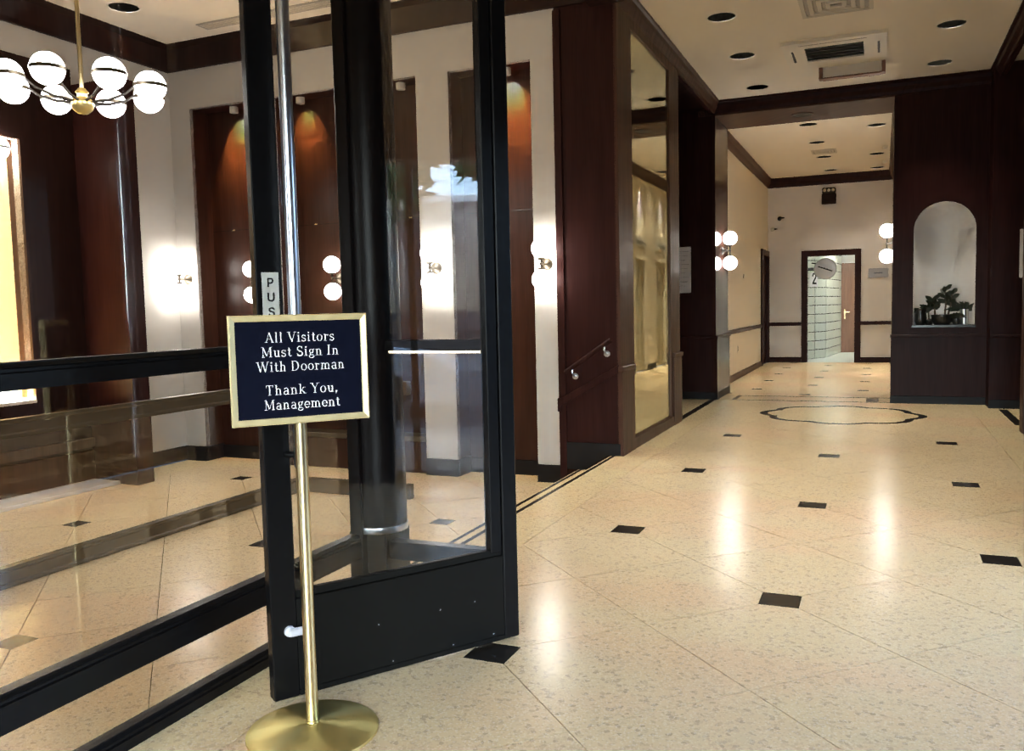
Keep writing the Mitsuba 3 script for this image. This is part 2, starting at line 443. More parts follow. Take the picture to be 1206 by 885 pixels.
# recess behind the left gap
struct('wall_recess', cat(bx(-4.05, -4.0, 9.58, 12, 0, ZC), bx(-4.0, -2.6, 9.5, 9.58, 0, ZC)), WOOD)
# jambs, soffit
struct('trim_1', bx(XL - 0.02, -2.068, YB - 0.02, 12.9, 0, 3.84), WOODG)
tag('trim_1', 'glossy wood jamb on the left of the corridor opening')
put('wainscot_panel', bx(-2.07, -2.05, YB - 0.03, 12.92, 0.1, 0.83), WOODG, parent='trim_1')
put('cap', rb(-2.07, -2.035, YB - 0.04, 12.94, 0.83, 0.875, 0.006), WOODG, parent='trim_1')
put('base', bx(-2.07, -2.046, YB - 0.034, 12.92, 0, 0.1), BASEB, parent='trim_1')
struct('trim_2', bx(-2.3, 0.4, YB, 12.9, 3.82, ZC + 0.05), WOODT)
tag('trim_2', 'wood beam above the corridor opening')
struct('wall_pier_core', bx(CX0 - 0.25, -2.085, 12.0, 12.95, 0, ZC), WOOD)

# pillar with arched niche
NX0, NX1, NZ0, NSP = 0.362, 1.052, 0.985, 2.155
ncx, nrad = (NX0 + NX1) / 2, (NX1 - NX0) / 2
arch = [(NX0, NZ0), (NX1, NZ0)] + [(ncx + nrad * math.cos(a), NSP + nrad * math.sin(a)) for a in np.linspace(0, np.pi, 33)]
pil_face = sbox(0.13, 0.0, 1.18, ZC).difference(Polygon(arch))
pm = ext(pil_face, 0.05)
pm = frame_tf(pm, [0, YB, 0], [1, 0, 0], [0, 0, 1], [0, 1, 0])
struct('wall_pillar', pm, WOOD)
tag('wall_pillar', 'dark mahogany pillar with a white arched niche')
put('side', bx(0.13, 0.16, YB + 0.05, 12.9, 0, ZC), WOOD, parent='wall_pillar')
put('back', bx(0.16, 1.3, 12.5, 12.9, 0, ZC), WOOD, parent='wall_pillar')
# concave niche: half cylinder + quarter dome
nd = 0.30
V, Fq = [], []
na, nz = 24, 10
for k in range(nz + 1):
    z = NZ0 + (NSP - NZ0) * k / nz
    for i in range(na + 1):
        a = np.pi * i / na
        V.append((ncx + nrad * math.cos(a), YB + 0.02 + nd * math.sin(a), z))
for k in range(1, 13):
    e = np.pi / 2 * k / 12
    for i in range(na + 1):
        a = np.pi * i / na
        V.append((ncx + nrad * math.cos(a) * math.cos(e), YB + 0.02 + nd * math.sin(a) * math.cos(e), NSP + nrad * math.sin(e)))
rows = nz + 13
for k in range(rows - 1):
    for i in range(na):
        a = k * (na + 1) + i
        Fq += [[a, a + 1, a + na + 2], [a, a + na + 2, a + na + 1]]
put('niche', trimesh.Trimesh(np.array(V), Fq, process=False), NWHITE, parent='wall_pillar', smooth=True, label='white concave arched niche')
put('niche_shelf', bx(NX0 - 0.01, NX1 + 0.01, YB - 0.004, YB + 0.34, NZ0 - 0.03, NZ0), POTK, parent='wall_pillar', label='black glossy shelf of the niche')
put('ledge', rb(0.105, 1.19, YB - 0.035, YB + 0.02, 0.835, 0.872, 0.006), WOOD, parent='wall_pillar')
put('wainscot_panel', bx(0.115, 1.18, YB - 0.018, YB, 0.1, 0.835), WOOD, parent='wall_pillar')
put('base', bx(0.112, 1.18, YB - 0.022, YB, 0, 0.095), BASEB, parent='wall_pillar')

# right side: forward wall piece with the paper, right hall wall
struct('wall_right_back', bx(1.18, 4.2, 11.55, 12.0, 0, ZC), WOOD)
tag('wall_right_back', 'dark mahogany wall right of the niche pillar')
put('ledge', rb(1.175, 4.2, 11.52, 11.56, 0.835, 0.872, 0.006), WOOD, parent='wall_right_back')
put('base', bx(1.176, 4.2, 11.528, 11.56, 0, 0.1), BASEB, parent='wall_right_back')
struct('wall_right', bx(XR + 0.02, XR + 0.6, 4.4, 9.6, 0, ZC), WOOD)
put('end_trim', bx(XR, XR + 0.16, 9.42, 9.62, 0, 3.86), WOODT, parent='wall_right')
struct('wall_recess_right', cat(bx(4.0, 4.05, 9.5, 12, 0, ZC), bx(XR + 0.6, 4.0, 9.5, 9.6, 0, ZC)), WOOD)

struct('ceiling_recess', bx(-4.05, XL - 0.03, 9.45, 12.0, 3.9, ZC + 0.05), WOODD)
tag('ceiling_recess', 'dark soffit above the side passages')
struct('ceiling_recess', bx(3.6, 4.3, 9.4, 12.0, 3.9, ZC + 0.05), WOODD)
# crown mouldings
cp = lambda s, x: [(x, 3.845), (x + s * 0.02, 3.845), (x + s * 0.028, 3.88), (x + s * 0.06, 3.925), (x + s * 0.068, 3.965), (x + s * 0.092, 3.975), (x + s * 0.092, ZC + 0.01), (x, ZC + 0.01)]
struct('trim_3', prism(cp(1, XL), 'y', LY, YB), WOODT)
tag('trim_3', 'stepped wood crown moulding along the left of the hall')
struct('trim_4', prism(cp(-1, XR), 'y', 4.4, YB), WOOD)
struct('trim_5', prism([(YB - y + XL, z) for y, z in cp(1, XL)], 'x', XL, 1.3), WOOD)
tag('trim_5', 'dark wood crown moulding across the far end of the hall')
# gap fascia under the crowns
struct('trim_6', bx(XL - 0.05, XL + 0.004, 9.58, YB, 3.85, ZC), WOOD)
struct('trim_7', bx(XR, XR + 0.05, 9.6, 11.6, 3.85, ZC), WOOD)

# ------------------------------------------------------------------ back corridor
struct('wall_corridor_left', cat(bx(CX0 - 0.1, CX0, 12.9, 18.55, 0, ZC), bx(CX0 - 0.1, CX0, 18.55, CY1, 2.36, ZC), bx(CX0 - 0.1, CX0, 19.68, CY1, 0, 2.36)), CREAM)
tag('wall_corridor_left', 'cream left wall of the back corridor')
put('chair_rail', rb(CX0, CX0 + 0.03, 12.9, 18.5, 0.80, 0.875, 0.006), WOODT, parent='wall_corridor_left')
struct('baseboard_corridor_left', bx(CX0, CX0 + 0.025, 12.9, 18.5, 0, 0.11), WOODT)
cpc = lambda s, x: [(x, 3.80), (x + s * 0.02, 3.80), (x + s * 0.03, 3.85), (x + s * 0.06, 3.9), (x + s * 0.066, 3.96), (x + s * 0.08, ZC), (x, ZC)]
struct('trim_8', prism(cpc(1, CX0), 'y', 12.9, CY1), WOODT)
struct('trim_9', prism(cpc(-1, CX1), 'y', 12.9, CY1), WOODT)
struct('trim_10', prism([(CY1 - (y - CX0), z) for y, z in cpc(1, CX0)], 'x', CX0, CX1), WOOD)
struct('door_1', bx(CX0 - 0.06, CX0 - 0.03, 18.6, 19.63, 0, 2.34), WOOD)
tag('door_1', 'dark side door in the corridor left wall')
put('casing', bx(CX0 - 0.05, CX0 + 0.035, 18.50, 18.62, 0, 2.43), WOOD, parent='door_1')
put('casing', bx(CX0 - 0.05, CX0 + 0.035, 19.61, 19.73, 0, 2.43), WOOD, parent='door_1')
put('casing', bx(CX0 - 0.05, CX0 + 0.035, 18.62, 19.61, 2.31, 2.43), WOOD, parent='door_1')

DX0, DX1, DZ = -1.476, -0.521, 2.29
struct('wall_corridor_back', cat(bx(CX0 - 0.1, DX0, CY1, CY1 + 0.12, 0, ZC), bx(DX1, CX1 + 0.1, CY1, CY1 + 0.12, 0, ZC), bx(DX0, DX1, CY1, CY1 + 0.12, DZ, ZC)), WHITE)
tag('wall_corridor_back', 'white end wall of the back corridor')
for x0, x1 in ((CX0, -1.60), (-0.40, CX1)):
    put('chair_rail', rb(x0, x1, CY1 - 0.03, CY1, 0.80, 0.875, 0.006), WOOD, parent='wall_corridor_back')
    struct('baseboard_corridor_back', bx(x0, x1, CY1 - 0.025, CY1, 0, 0.11), WOOD)
struct('door_2', bx(DX0 - 0.12, DX0, CY1 - 0.04, CY1 + 0.13, 0, DZ + 0.12), WOOD)
tag('door_2', 'open doorway with a dark wood casing at the end of the corridor')
put('casing', bx(DX1, DX1 + 0.12, CY1 - 0.04, CY1 + 0.13, 0, DZ + 0.12), WOOD, parent='door_2')
put('casing', bx(DX0, DX1, CY1 - 0.04, CY1 + 0.13, DZ, DZ + 0.12), WOOD, parent='door_2')

# right corridor wall with two elevators (seen in the mirror)
ELV = [(16.26, 17.1), (17.93, 18.85)]
segs, y = [], 12.9
for a, b in ELV:
    segs.append(bx(CX1, CX1 + 0.1, y, a, 0, ZC)); segs.append(bx(CX1, CX1 + 0.1, a, b, 2.25, ZC)); y = b
segs.append(bx(CX1, CX1 + 0.1, y, CY1, 0, ZC))
struct('wall_corridor_right', cat(*segs), CREAM)
tag('wall_corridor_right', 'cream right wall of the corridor with two elevators')
for i, (a, b) in enumerate(ELV):
    e = thing('elevator', ('nearer' if i == 0 else 'farther') + ' elevator door seen in the tall mirror', 'elevator')
    put('door_panel', bx(CX1 + 0.06, CX1 + 0.075, a + 0.02, (a + b) / 2 - 0.002, 0, 2.23), ELEV, parent=e)
    put('door_panel', bx(CX1 + 0.06, CX1 + 0.075, (a + b) / 2 + 0.002, b - 0.02, 0, 2.23), ELEV, parent=e)
    put('frame', cat(bx(CX1 - 0.012, CX1 + 0.09, a - 0.06, a + 0.02, 0, 2.29), bx(CX1 - 0.012, CX1 + 0.09, b - 0.02, b + 0.06, 0, 2.29), bx(CX1 - 0.012, CX1 + 0.09, a, b, 2.23, 2.29)), DIFFU, parent=e)
    put('indicator_plate', rb(CX1 - 0.02, CX1, (a + b) / 2 - .42, (a + b) / 2 + .42, 2.48, 2.66, 0.004), PLATE, parent=e)
    for q in range(5):
        put('indicator_lamp', aim(lathe([(0, 0), (0.035, 0), (0.035, .01), (0, .012)], 12), [CX1 - 0.02, (a + b) / 2 - .30 + .15 * q, 2.57], [-1, 0, 0]), DARKG, parent=e)
for (y0, y1) in ((12.9, ELV[0][0] - .07), (ELV[0][1] + .07, ELV[1][0] - .07), (ELV[1][1] + .07, CY1)):
    struct('baseboard_corridor_right', bx(CX1 - 0.02, CX1, y0, y1, 0, 0.11), BASEB)
# wall washers above the elevators
for i, (a, b) in enumerate(ELV):
    s = thing('wall_washer', 'small ceiling spot washing the wall above the ' + ('nearer' if i == 0 else 'farther') + ' elevator', 'spotlight')
    c = [CX1 - 0.16, (a + b) / 2, ZC - 0.03]
    put('housing', aim(lathe([(0.05, 0), (0.05, 0.05), (0, 0.05)], 16), [c[0], c[1], ZC - 0.045], [0, 0, 1]), PLASTIC, parent=s)
    put('lens', aim(lathe([(0, 0), (0.03, 0.0), (0.03, 0.004), (0, 0.004)], 14), [c[0], c[1], ZC - 0.040], [0, 0, 1]), BULB, parent=s)
    scene[f'washer_beam_{i}'] = {'type': 'spot', 'intensity': rgb(16, 14.6, 11.5), 'cutoff_angle': 17.0, 'beam_width': 8.0,
                                 'to_world': T().look_at(origin=[c[0], c[1], ZC - 0.05], target=[CX1 - 0.02, c[1], 2.6], up=[0, 1, 0])}

# the tiled room behind the far doorway
struct('floor_far_room', bx(-3.0, 1.0, CY1, 24.2, -0.1, -0.002), FARFL)
struct('ceiling_far_room', bx(-3.0, 1.0, CY1 + 0.12, 24.2, 2.75, 2.85), WHITE)
tl = [np.array([-1.9, 20.15]), np.array([-1.2, 21.5]), np.array([-0.955, 23.72])]
struct('wall_far_room_left', bx(-3.05, -2.95, CY1, 24.2, 0, 2.8), WHITE)
struct('wall_far_room_right', cat(bx(-3, -0.5, 24.1, 24.2, 0, 2.75), bx(0.4, 0.5, CY1 + 0.12, 24.2, 0, 2.75), bx(-0.52, 0.5, 23.8, 23.9, 0, 2.75), bx(-3, -0.5, 23.8, 23.9, 2.28, 2.75)), WHITE)
core = []
for a, b in zip(tl[:-1], tl[1:]):
    d = (b - a) / np.linalg.norm(b - a); n = np.array([d[1], -d[0]])
    pts = [a, b, b - n * 0.08, a - n * 0.08]
    core.append(ext(Polygon(pts), 2.75))
wt = struct('wall_far_room_tiled', cat(*core), TILEJ)
tag(wt, 'white tiled wall in the room behind the doorway')
rowh = 0.205
for si, (a, b) in enumerate(zip(tl[:-1], tl[1:])):
    L = np.linalg.norm(b - a); d = (b - a) / L; n = np.array([d[1], -d[0]])
    cols = [0.0, 0.55, 1.05, L] if si == 0 else [0, 0.45, 0.95, 1.5, L]
    for r in range(12):
        for c0, c1 in zip(cols[:-1], cols[1:]):
            z0, z1 = r * rowh + 0.009, (r + 1) * rowh - 0.009
            p0, p1 = a + d * (c0 + 0.014), a + d * (c1 - 0.014)
            poly = Polygon([p0, p1, p1 + n * 0.012, p0 + n * 0.012])
            put('tile', ext(poly, z1 - z0, z0), TILEW, parent=wt)
struct('door_3', bx(-0.95, -0.52, 23.74, 23.79, 0, 2.28), BROWN)
tag('door_3', 'brown door in the tiled room behind the doorway')
put('lever_handle', cat(aim(lathe([(0, 0), (.03, 0), (.03, .012), (0, .016)], 16), [-0.86, 23.74, 1.02], [0, -1, 0]), tube([[-0.86, 23.73, 1.02], [-0.86, 23.69, 1.02], [-0.80, 23.69, 1.03], [-0.74, 23.69, 1.03]], .012, 8), rb(-0.875, -0.845, 23.735, 23.745, 0.85, 1.1, .004)), BRASSP, parent='door_3', smooth=40)
cm = thing('convex_mirror', 'round pale convex mirror with its slanting reflection modelled as a dark bar, in the tiled room', 'mirror')
cd = np.array([0.15, -1, -0.05]); cc = np.array([-1.16, 20.55, 2.04])
put('dome', aim(lathe([(0.225, 0), (0.2, .025), (0.15, .05), (0.09, .067), (0, .075)], 32), cc, cd), PAPER, parent=cm, smooth=40)
put('reflection_bar', frame_tf(rb(-0.17, 0.15, -0.012, 0.012, 0.066, 0.086, 0.004), cc, [0.93, 0.1, -0.33], [0.33, 0, 0.94], [0.15, -0.99, -0.05]), INK, parent=cm)  # dark bar stands in for a reflection in the mirror
put('rim', aim(lathe([(0.215, -.015), (0.24, -.01), (0.24, .012), (0.222, .014)], 32), cc, cd), PLATE, parent=cm, smooth=40)
put('bracket', tube([cc + [0, .01, .0], cc + [0, .12, .1], [-1.5, 20.98, 2.2]], .015, 8), DARKG, parent=cm)
dsn = thing('floor_number_sign', 'white sign with a black figure 2 on the tiled wall', 'sign')
a, b = tl[0], tl[1]; d = (b - a) / np.linalg.norm(b - a); n = np.array([d[1], -d[0]]); o = a + d * 0.80 + n * 0.014
e3 = lambda v: np.array([v[0], v[1], 0.0])
put('plate', frame_tf(bx(0, .34, 0, .32, 0, .008), [o[0], o[1], 1.66], e3(d), [0, 0, 1], e3(n)), PAPER, parent=dsn)
t2 = meshkit.text_mesh('2', 0.25, 0.004, bold=True)
put('numeral', frame_tf(t2, [o[0] + d[0] * .08 + n[0] * .008, o[1] + d[1] * .08 + n[1] * .008, 1.72], e3(d), [0, 0, 1], e3(n)), INK, parent=dsn)
put('dark_rail', frame_tf(bx(0, 1.1, 0, .07, 0, .02), [a[0] + d[0] * .3 + n[0] * .014, a[1] + d[1] * .3 + n[1] * .014, 2.02], e3(d), [0, 0, 1], e3(n)), INK, parent=wt)
fl = thing('ceiling_panel_light', 'white ceiling light in the tiled room', 'ceiling light')
put('diffuser', bx(-1.2, -0.3, 21.6, 22.2, 2.70, 2.745), BULB, parent=fl, emit=(9, 9.6, 8.6))

# ------------------------------------------------------------------ lounge
# back wall with niches: (x0, x1)
NICHE = [(-6.73, -6.0), (-5.66, -4.88), (-4.54, -4.006), (-3.67, -2.856)]
NT, ND = 3.485, 0.27
face = sbox(LX, LZ, -2.63, 3.89)
for x0, x1 in NICHE:
    face = face.difference(sbox(x0, LZ - 0.1, x1, NT))
wm = frame_tf(ext(face, 0.06), [0, LY, 0], [1, 0, 0], [0, 0, 1], [0, 1, 0])
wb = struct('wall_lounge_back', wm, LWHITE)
tag(wb, 'white lounge wall with tall dark wood niches')
for i, (x0, x1) in enumerate(NICHE):
    put('niche_panel', bx(x0 - 0.05, x1 + 0.05, LY + ND, LY + ND + 0.03, LZ, NT + 0.02), WOODR, parent=wb)
    put('niche_side', bx(x0 - 0.05, x0, LY + 0.003, LY + ND, LZ, NT + 0.02), WOODR, parent=wb)
    put('niche_side', bx(x1, x1 + 0.05, LY + 0.003, LY + ND, LZ, NT + 0.02), WOODR, parent=wb)
    put('niche_top', bx(x0, x1, LY + 0.003, LY + ND, NT, NT + 0.03), WOOD, parent=wb)
    put('panel_joint', bx(x0, x1, LY + ND - 0.003, LY + ND, 2.215, 2.221), INLAY, parent=wb)
    tx = x1 - 0.10 if i == 3 else x0 + 0.27
    put('joint_clip', bx(tx, tx + (0.09 if i == 3 else 0.03), LY + ND - 0.006, LY + ND, 2.214, 2.226), BRASSP, parent=wb)
    put('niche_base', bx(x0, x1, LY + ND - 0.02, LY + ND, LZ, LZ + 0.14), BASEB, parent=wb)
edges = [LX] + [v for p in NICHE for v in p] + [-2.63]
for x0, x1 in zip(edges[0::2], edges[1::2]):
    struct('baseboard_lounge_back', bx(x0, x1 + (0.0 if x1 > -2.7 else 0.012), LY - 0.018, LY, LZ, -0.11), BASEB)
    if x1 < -2.7:
        put('return', bx(x1, x1 + 0.015, LY, LY + ND, LZ, -0.11), BASEB, parent=wb)
# low ledge (bench) in the second and third niche
for (x0, x1), lab in ((NICHE[1], 'low wood bench with a bronze top in the niche left of the black post'), (NICHE[2], 'low wood bench with a bronze top in the niche seen through the glass door')):
    bench = thing('bench', lab, 'bench')
    put('front', bx(x0 + 0.003, x1 - 0.003, LY + 0.05, LY + ND - 0.022, LZ, 0.04), WOODR, parent=bench)
    put('top', rb(x0 + 0.003, x1 - 0.003, LY + 0.02, LY + ND - 0.003, 0.04, 0.092, 0.006), BRONZE, parent=bench)
# left wall
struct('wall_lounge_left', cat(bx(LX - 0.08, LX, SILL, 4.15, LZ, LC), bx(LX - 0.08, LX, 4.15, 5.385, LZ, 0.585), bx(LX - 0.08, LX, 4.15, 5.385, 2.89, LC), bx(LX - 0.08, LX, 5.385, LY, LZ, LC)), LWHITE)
tag('wall_lounge_left', 'white upper left wall of the lounge')
cl = thing('wood_panelling', 'dark red wood panelling with a lit alcove on the lounge left wall', 'panelling', kind='structure')
put('back_panel', cat(bx(LX, LX + 0.03, SILL, 4.15, LZ, 3.62), bx(LX, LX + 0.03, 5.385, 5.95, LZ, 3.62), bx(LX, LX + 0.03, 4.15, 5.385, LZ, 0.585), bx(LX, LX + 0.03, 4.15, 5.385, 2.89, 3.62)), WOODD, parent=cl)
put('pier', bx(LX, -6.55, 5.95, 6.12, LZ, 3.48), WOOD, parent=cl)
put('pier_edge', bx(-6.55, -6.40, 5.94, 6.14, LZ, 3.49), WOOD, parent=cl)
put('moulding', bx(LX + 0.03, LX + 0.07, SILL, 5.95, 0.075, 0.165), WOODR, parent=cl)
put('skirting', bx(LX + 0.03, LX + 0.05, SILL, 5.95, LZ, 0.04), WOODR, parent=cl)
put('plinth', rb(LX + 0.03, -6.62, SILL, 5.94, LZ, LZ + 0.035, 0.006), STONE, parent=cl, label='white stone plinth')
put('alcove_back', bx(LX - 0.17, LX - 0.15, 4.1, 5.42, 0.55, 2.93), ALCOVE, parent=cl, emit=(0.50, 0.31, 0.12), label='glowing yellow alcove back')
put('alcove_side', bx(LX - 0.15, LX + 0.03, 5.385, 5.41, 0.56, 2.92), WOODR, parent=cl)
put('alcove_side', bx(LX - 0.15, LX + 0.03, 4.12, 4.15, 0.56, 2.92), WOODR, parent=cl)
put('alcove_top', bx(LX - 0.15, LX + 0.03, 4.15, 5.385, 2.89, 2.92), WOODR, parent=cl)
put('alcove_sill', bx(LX - 0.15, LX + 0.04, 4.15, 5.385, 0.56, 0.587), STONE, parent=cl)
struct('baseboard_lounge_left', bx(LX, LX + 0.018, 6.14, LY, LZ, -0.11), BASEB)
# lounge crown
cl2 = lambda s, x: [(x, 3.885), (x + s * 0.03, 3.885), (x + s * 0.06, 3.92), (x + s * 0.16, 4.06), (x + s * 0.17, LC), (x, LC)]
struct('trim_11', prism([(LY - (y - LX), z) for y, z in cl2(1, LX)], 'x', LX, -2.2), WOODD)
tag('trim_11', 'deep dark wood crown along the lounge back wall')
struct('trim_12', prism(cl2(1, LX), 'y', SILL, LY), WOODD)
tag('trim_12', 'deep dark wood crown along the lounge left wall')
struct('wall_above_lounge', bx(LX, -2.2, LY, LY + 0.1, 3.885, LC), WOODD)
struct('trim_13', bx(-2.3, -2.0, SILL, LY + 0.0, 3.845, LC), WOODD)
tag('trim_13', 'dark wood beam between hall and lounge ceilings')
struct('wall_front', cat(bx(LX, -2.1, SILL - 0.1, SILL, LZ, LC), bx(-1.3, 1.3, SILL - 0.1, SILL, 2.5, LC), bx(-2.1, -1.3, SILL - 0.1, SILL, 0, LC), bx(1.3, 2.1, SILL - 0.1, SILL, 0, LC)), CREAM)

# ceiling slot vent over the lounge
v = thing('slot_vent', 'long grey slot vent in the lounge ceiling', 'vent')
put('frame', rb(-6.12, -3.6, 6.69, 6.85, LC - 0.012, LC, 0.003), VENTG, parent=v)
for k in range(4):
    put('slat', bx(-6.09, -3.63, 6.712 + k * 0.032, 6.72 + k * 0.032, LC - 0.017, LC - 0.011), DIFFU, parent=v)

# low bronze framed glass guard inside the lounge
gx, gy = -4.725, 6.2
g = thing('glass_guard', 'low glass guard with bronze rails in the lounge behind the glass', 'guard rail')
prof = lambda z0, z1, c, w: [(c - w, z0), (c + w, z0), (c + w, z0 + 0.02), (c + w - 0.008, z0 + 0.03), (c + w - 0.008, z1 - 0.03), (c + w, z1 - 0.02), (c + w, z1), (c - w, z1)]
put('top_rail', prism(prof(0.609, 0.722, gx, 0.03), 'y', 0.5, gy + 0.03), BRONZE, parent=g)
put('bottom_rail', prism(prof(-0.266, -0.1445, gx, 0.03), 'y', 0.5, gy + 0.03), BRONZE, parent=g)
put('top_rail', bx(gx + 0.03, -3.6, gy - 0.03, gy + 0.03, 0.609, 0.722), BRONZE, parent=g)
put('bottom_rail', bx(gx + 0.03, -3.6, gy - 0.03, gy + 0.03, -0.266, -0.1445), BRONZE, parent=g)
for y0, y1 in ((0.5, 3.3), (3.306, gy)):
    put('pane', quad([gx, y0, -0.15], [gx, y1, -0.15], [gx, y1, 0.615], [gx, y0, 0.615]), 'glass', parent=g)

# ------------------------------------------------------------------ lamps
can_body = mikit.ply(lathe([(0.131, -0.002), (0.131, 0.34), (0.0, 0.34)], 24), principled('baffle_black', (0.0006, 0.0006, 0.0005), 1.0, specular=0.0), smooth=40)
can_ring = mikit.ply(lathe([(0.130, 0.004), (0.130, -0.003), (0.144, -0.004), (0.148, 0.0), (0.148, 0.004)], 32), PLASTIC, smooth=40)
_d = trimesh.creation.revolve([(0, 0.30), (0.06, 0.30)], sections=20)
if _d.face_normals[0][2] > 0:
    _d.invert()
can_lamp = mikit.ply(_d, BULB)


def can(x, y, z, label, power=CAN, lit=True, tint=WARM):
    t = thing('downlight', label, 'downlight', 'recessed ceiling downlights')
    tw = T().translate([x, y, z])
    put('baffle', {**can_body, 'to_world': tw}, None, parent=t)
    put('trim_ring', {**can_ring, 'to_world': tw}, None, parent=t)
    put('lamp', {**can_lamp, 'to_world': tw}, None, parent=t, emit=tuple(power * v for v in tint) if lit else None)


names = ['nearest dark downlight of the left row in the hall ceiling', 'second dark downlight of the left row, beside the air conditioner', 'last dark downlight of the left row, by the far crown moulding',
         'nearer dark downlight of the right row in the hall ceiling', 'farther dark downlight of the right row, above the niche pillar', 'dark downlight of the right row by the square vent']
for i, (x, y) in enumerate(main_cans):
    can(x, y, ZC, names[i] if i < len(names) else ['hall downlight above the mirror edge, out of view', 'hall downlight by the right hall wall, out of view', 'hall downlight above the steps, out of view', 'hall downlight before the street window, out of view', 'hall downlight above the glass door, out of view', 'hall downlight above the vestibule, out of view'][i - 6], CAN * (2.0 if i == 4 else 1.0), lit=i != 2)
names = ['first corridor downlight behind the beam, left row', 'second corridor downlight of the left row, before the small vent', 'third corridor downlight of the left row, behind the small vent', 'last corridor downlight of the left row, above the exit box',
         'first corridor downlight of the right row', 'second corridor downlight of the right row', 'last corridor downlight of the right row, by the end wall']
for i, (x, y) in enumerate(corr_cans):
    can(x, y, ZC, names[i], CAN)
names = ['dark downlight in the lounge ceiling by the corner crown', 'lounge downlight hidden behind the door', 'lounge downlight near the steps', 'lounge downlight above the panelling', 'lounge downlight near the glass']
for i, (x, y) in enumerate(lounge_cans):
    can(x, y, LC, names[i], CAN * 0.7)
# soffit downlight (flush, dark)
t = thing('downlight', 'dark downlight in the wood beam above the corridor opening', 'downlight', 'recessed ceiling downlights')
put('trim_ring', aim(lathe([(0.130, 0.0), (0.130, -0.006), (0.146, -0.005), (0.148, 0.0)], 32), [-1.0, 12.4, 3.819], [0, 0, 1]), WOODT, parent=t, smooth=40)
put('lens', aim(lathe([(0, 0), (0.13, 0), (0.13, 0.003), (0, 0.003)], 24), [-1.0, 12.4, 3.815], [0, 0, 1]), DARKG, parent=t)

# niche spots, warm
for i, (x0, x1) in enumerate(NICHE):
    xc = [-6.27, -5.42, -4.25, -3.15][i]
    s = thing('niche_spot', ['small warm spot at the top of the leftmost wood niche', 'small warm spot at the top of the niche behind the steel pull bar', 'small spot in the niche behind the black post', 'small warm spot at the top of the niche right of the glass door'][i], 'spotlight', 'niche spots')
    put('housing', aim(lathe([(0.04, 0.0), (0.045, 0.0), (0.045, 0.06), (0, 0.06)], 16), [xc, LY + ND - 0.12, NT - 0.062], [0, 0, 1]), PLASTIC, parent=s, smooth=40)
    put('lens', aim(lathe([(0, 0.004), (0.036, 0.004), (0.036, 0.01), (0, 0.01)], 14), [xc, LY + ND - 0.12, NT - 0.062], [0, 0, 1]), BULB, parent=s)
    if i != 2:
        scene[f'niche_beam_{i}'] = {'type': 'spot', 'intensity': rgb(*[(22 if i != 1 else 7) * v for v in (1.0, 0.52, 0.17)]), 'cutoff_angle': 40.0, 'beam_width': 8.0,
                                    'to_world': T().look_at(origin=[xc, LY + ND - 0.12, NT - 0.066], target=[xc, LY + ND, NT - 0.24], up=[0, 1, 0])}

_g = {}


def globe(key, c, r, parent, power=GLOBE):
    if r not in _g:
        _g[r] = mikit.ply(trimesh.creation.icosphere(subdivisions=3, radius=r), BULB, smooth=True)
    put('globe', {**_g[r], 'to_world': T().translate(list(map(float, c)))}, None, parent=parent, emit=tuple(power * v for v in GLOBE_TINT))


def sconce(label, base, nrm, sep=0.27, r=0.088, off=0.13, mat=DKBR, power=GLOBE):
    base, nrm = np.array(base, float), np.array(nrm, float)
    t = thing('wall_sconce', label, 'wall lamp', 'two globe wall sconces')
    put('backplate', aim(lathe([(0, 0), (0.055, 0), (0.055, 0.008), (0.03, 0.03), (0.012, 0.04), (0, 0.04)], 24), base, nrm), mat, parent=t, smooth=40)
    c = base + nrm * off
    put('arm', tube([base + nrm * .03, base + nrm * off * .6, c], 0.008, 8), mat, parent=t, smooth=40)
    h = sep / 2 - r
    put('stem', cat(tube([c - [0, 0, h + .01], c, c + [0, 0, h + .01]], 0.009, 8), *[aim(lathe([(0, 0), (.03, 0.0), (.026, .014), (0, .02)], 16), c + [0, 0, s * (h + .004)], [0, 0, -s]) for s in (1, -1)], ball(c, .016, 1)), mat, parent=t, smooth=40)
    for s in (1, -1):
        globe('g', c + [0, 0, s * sep / 2], r, t, power)


sconce('globe wall sconce on the white pier left of the leftmost wood niche', [-6.86, LY, 1.70], [0, -1, 0])
sconce('globe wall sconce in the leftmost wood niche, beside the door stile', [-6.13, LY + ND, 1.65], [0, -1, 0], power=GLOBE * 0.6)
sconce('globe wall sconce in the niche between pull bar and black post', [-5.11, LY + ND, 1.655], [0, -1, 0], power=GLOBE * 0.6)
sconce('globe wall sconce on the white pier seen through the glass door', [-3.84, LY, 1.70], [0, -1, 0])
sconce('globe wall sconce on the white pier right of the glass door', [-2.735, LY, 1.69], [0, -1, 0])
sconce('globe wall sconce on the left wood jamb of the corridor opening', [-2.068, 12.4, 2.05], [1, 0, 0], sep=0.345, r=0.10, off=0.11, mat=DARKG, power=GLOBE)
sconce('globe wall sconce on the corridor right wall beside the niche pillar', [CX1, 13.2, 2.095], [-1, 0, 0], sep=0.35, r=0.10, off=0.135, mat=DARKG, power=GLOBE * 1.1)
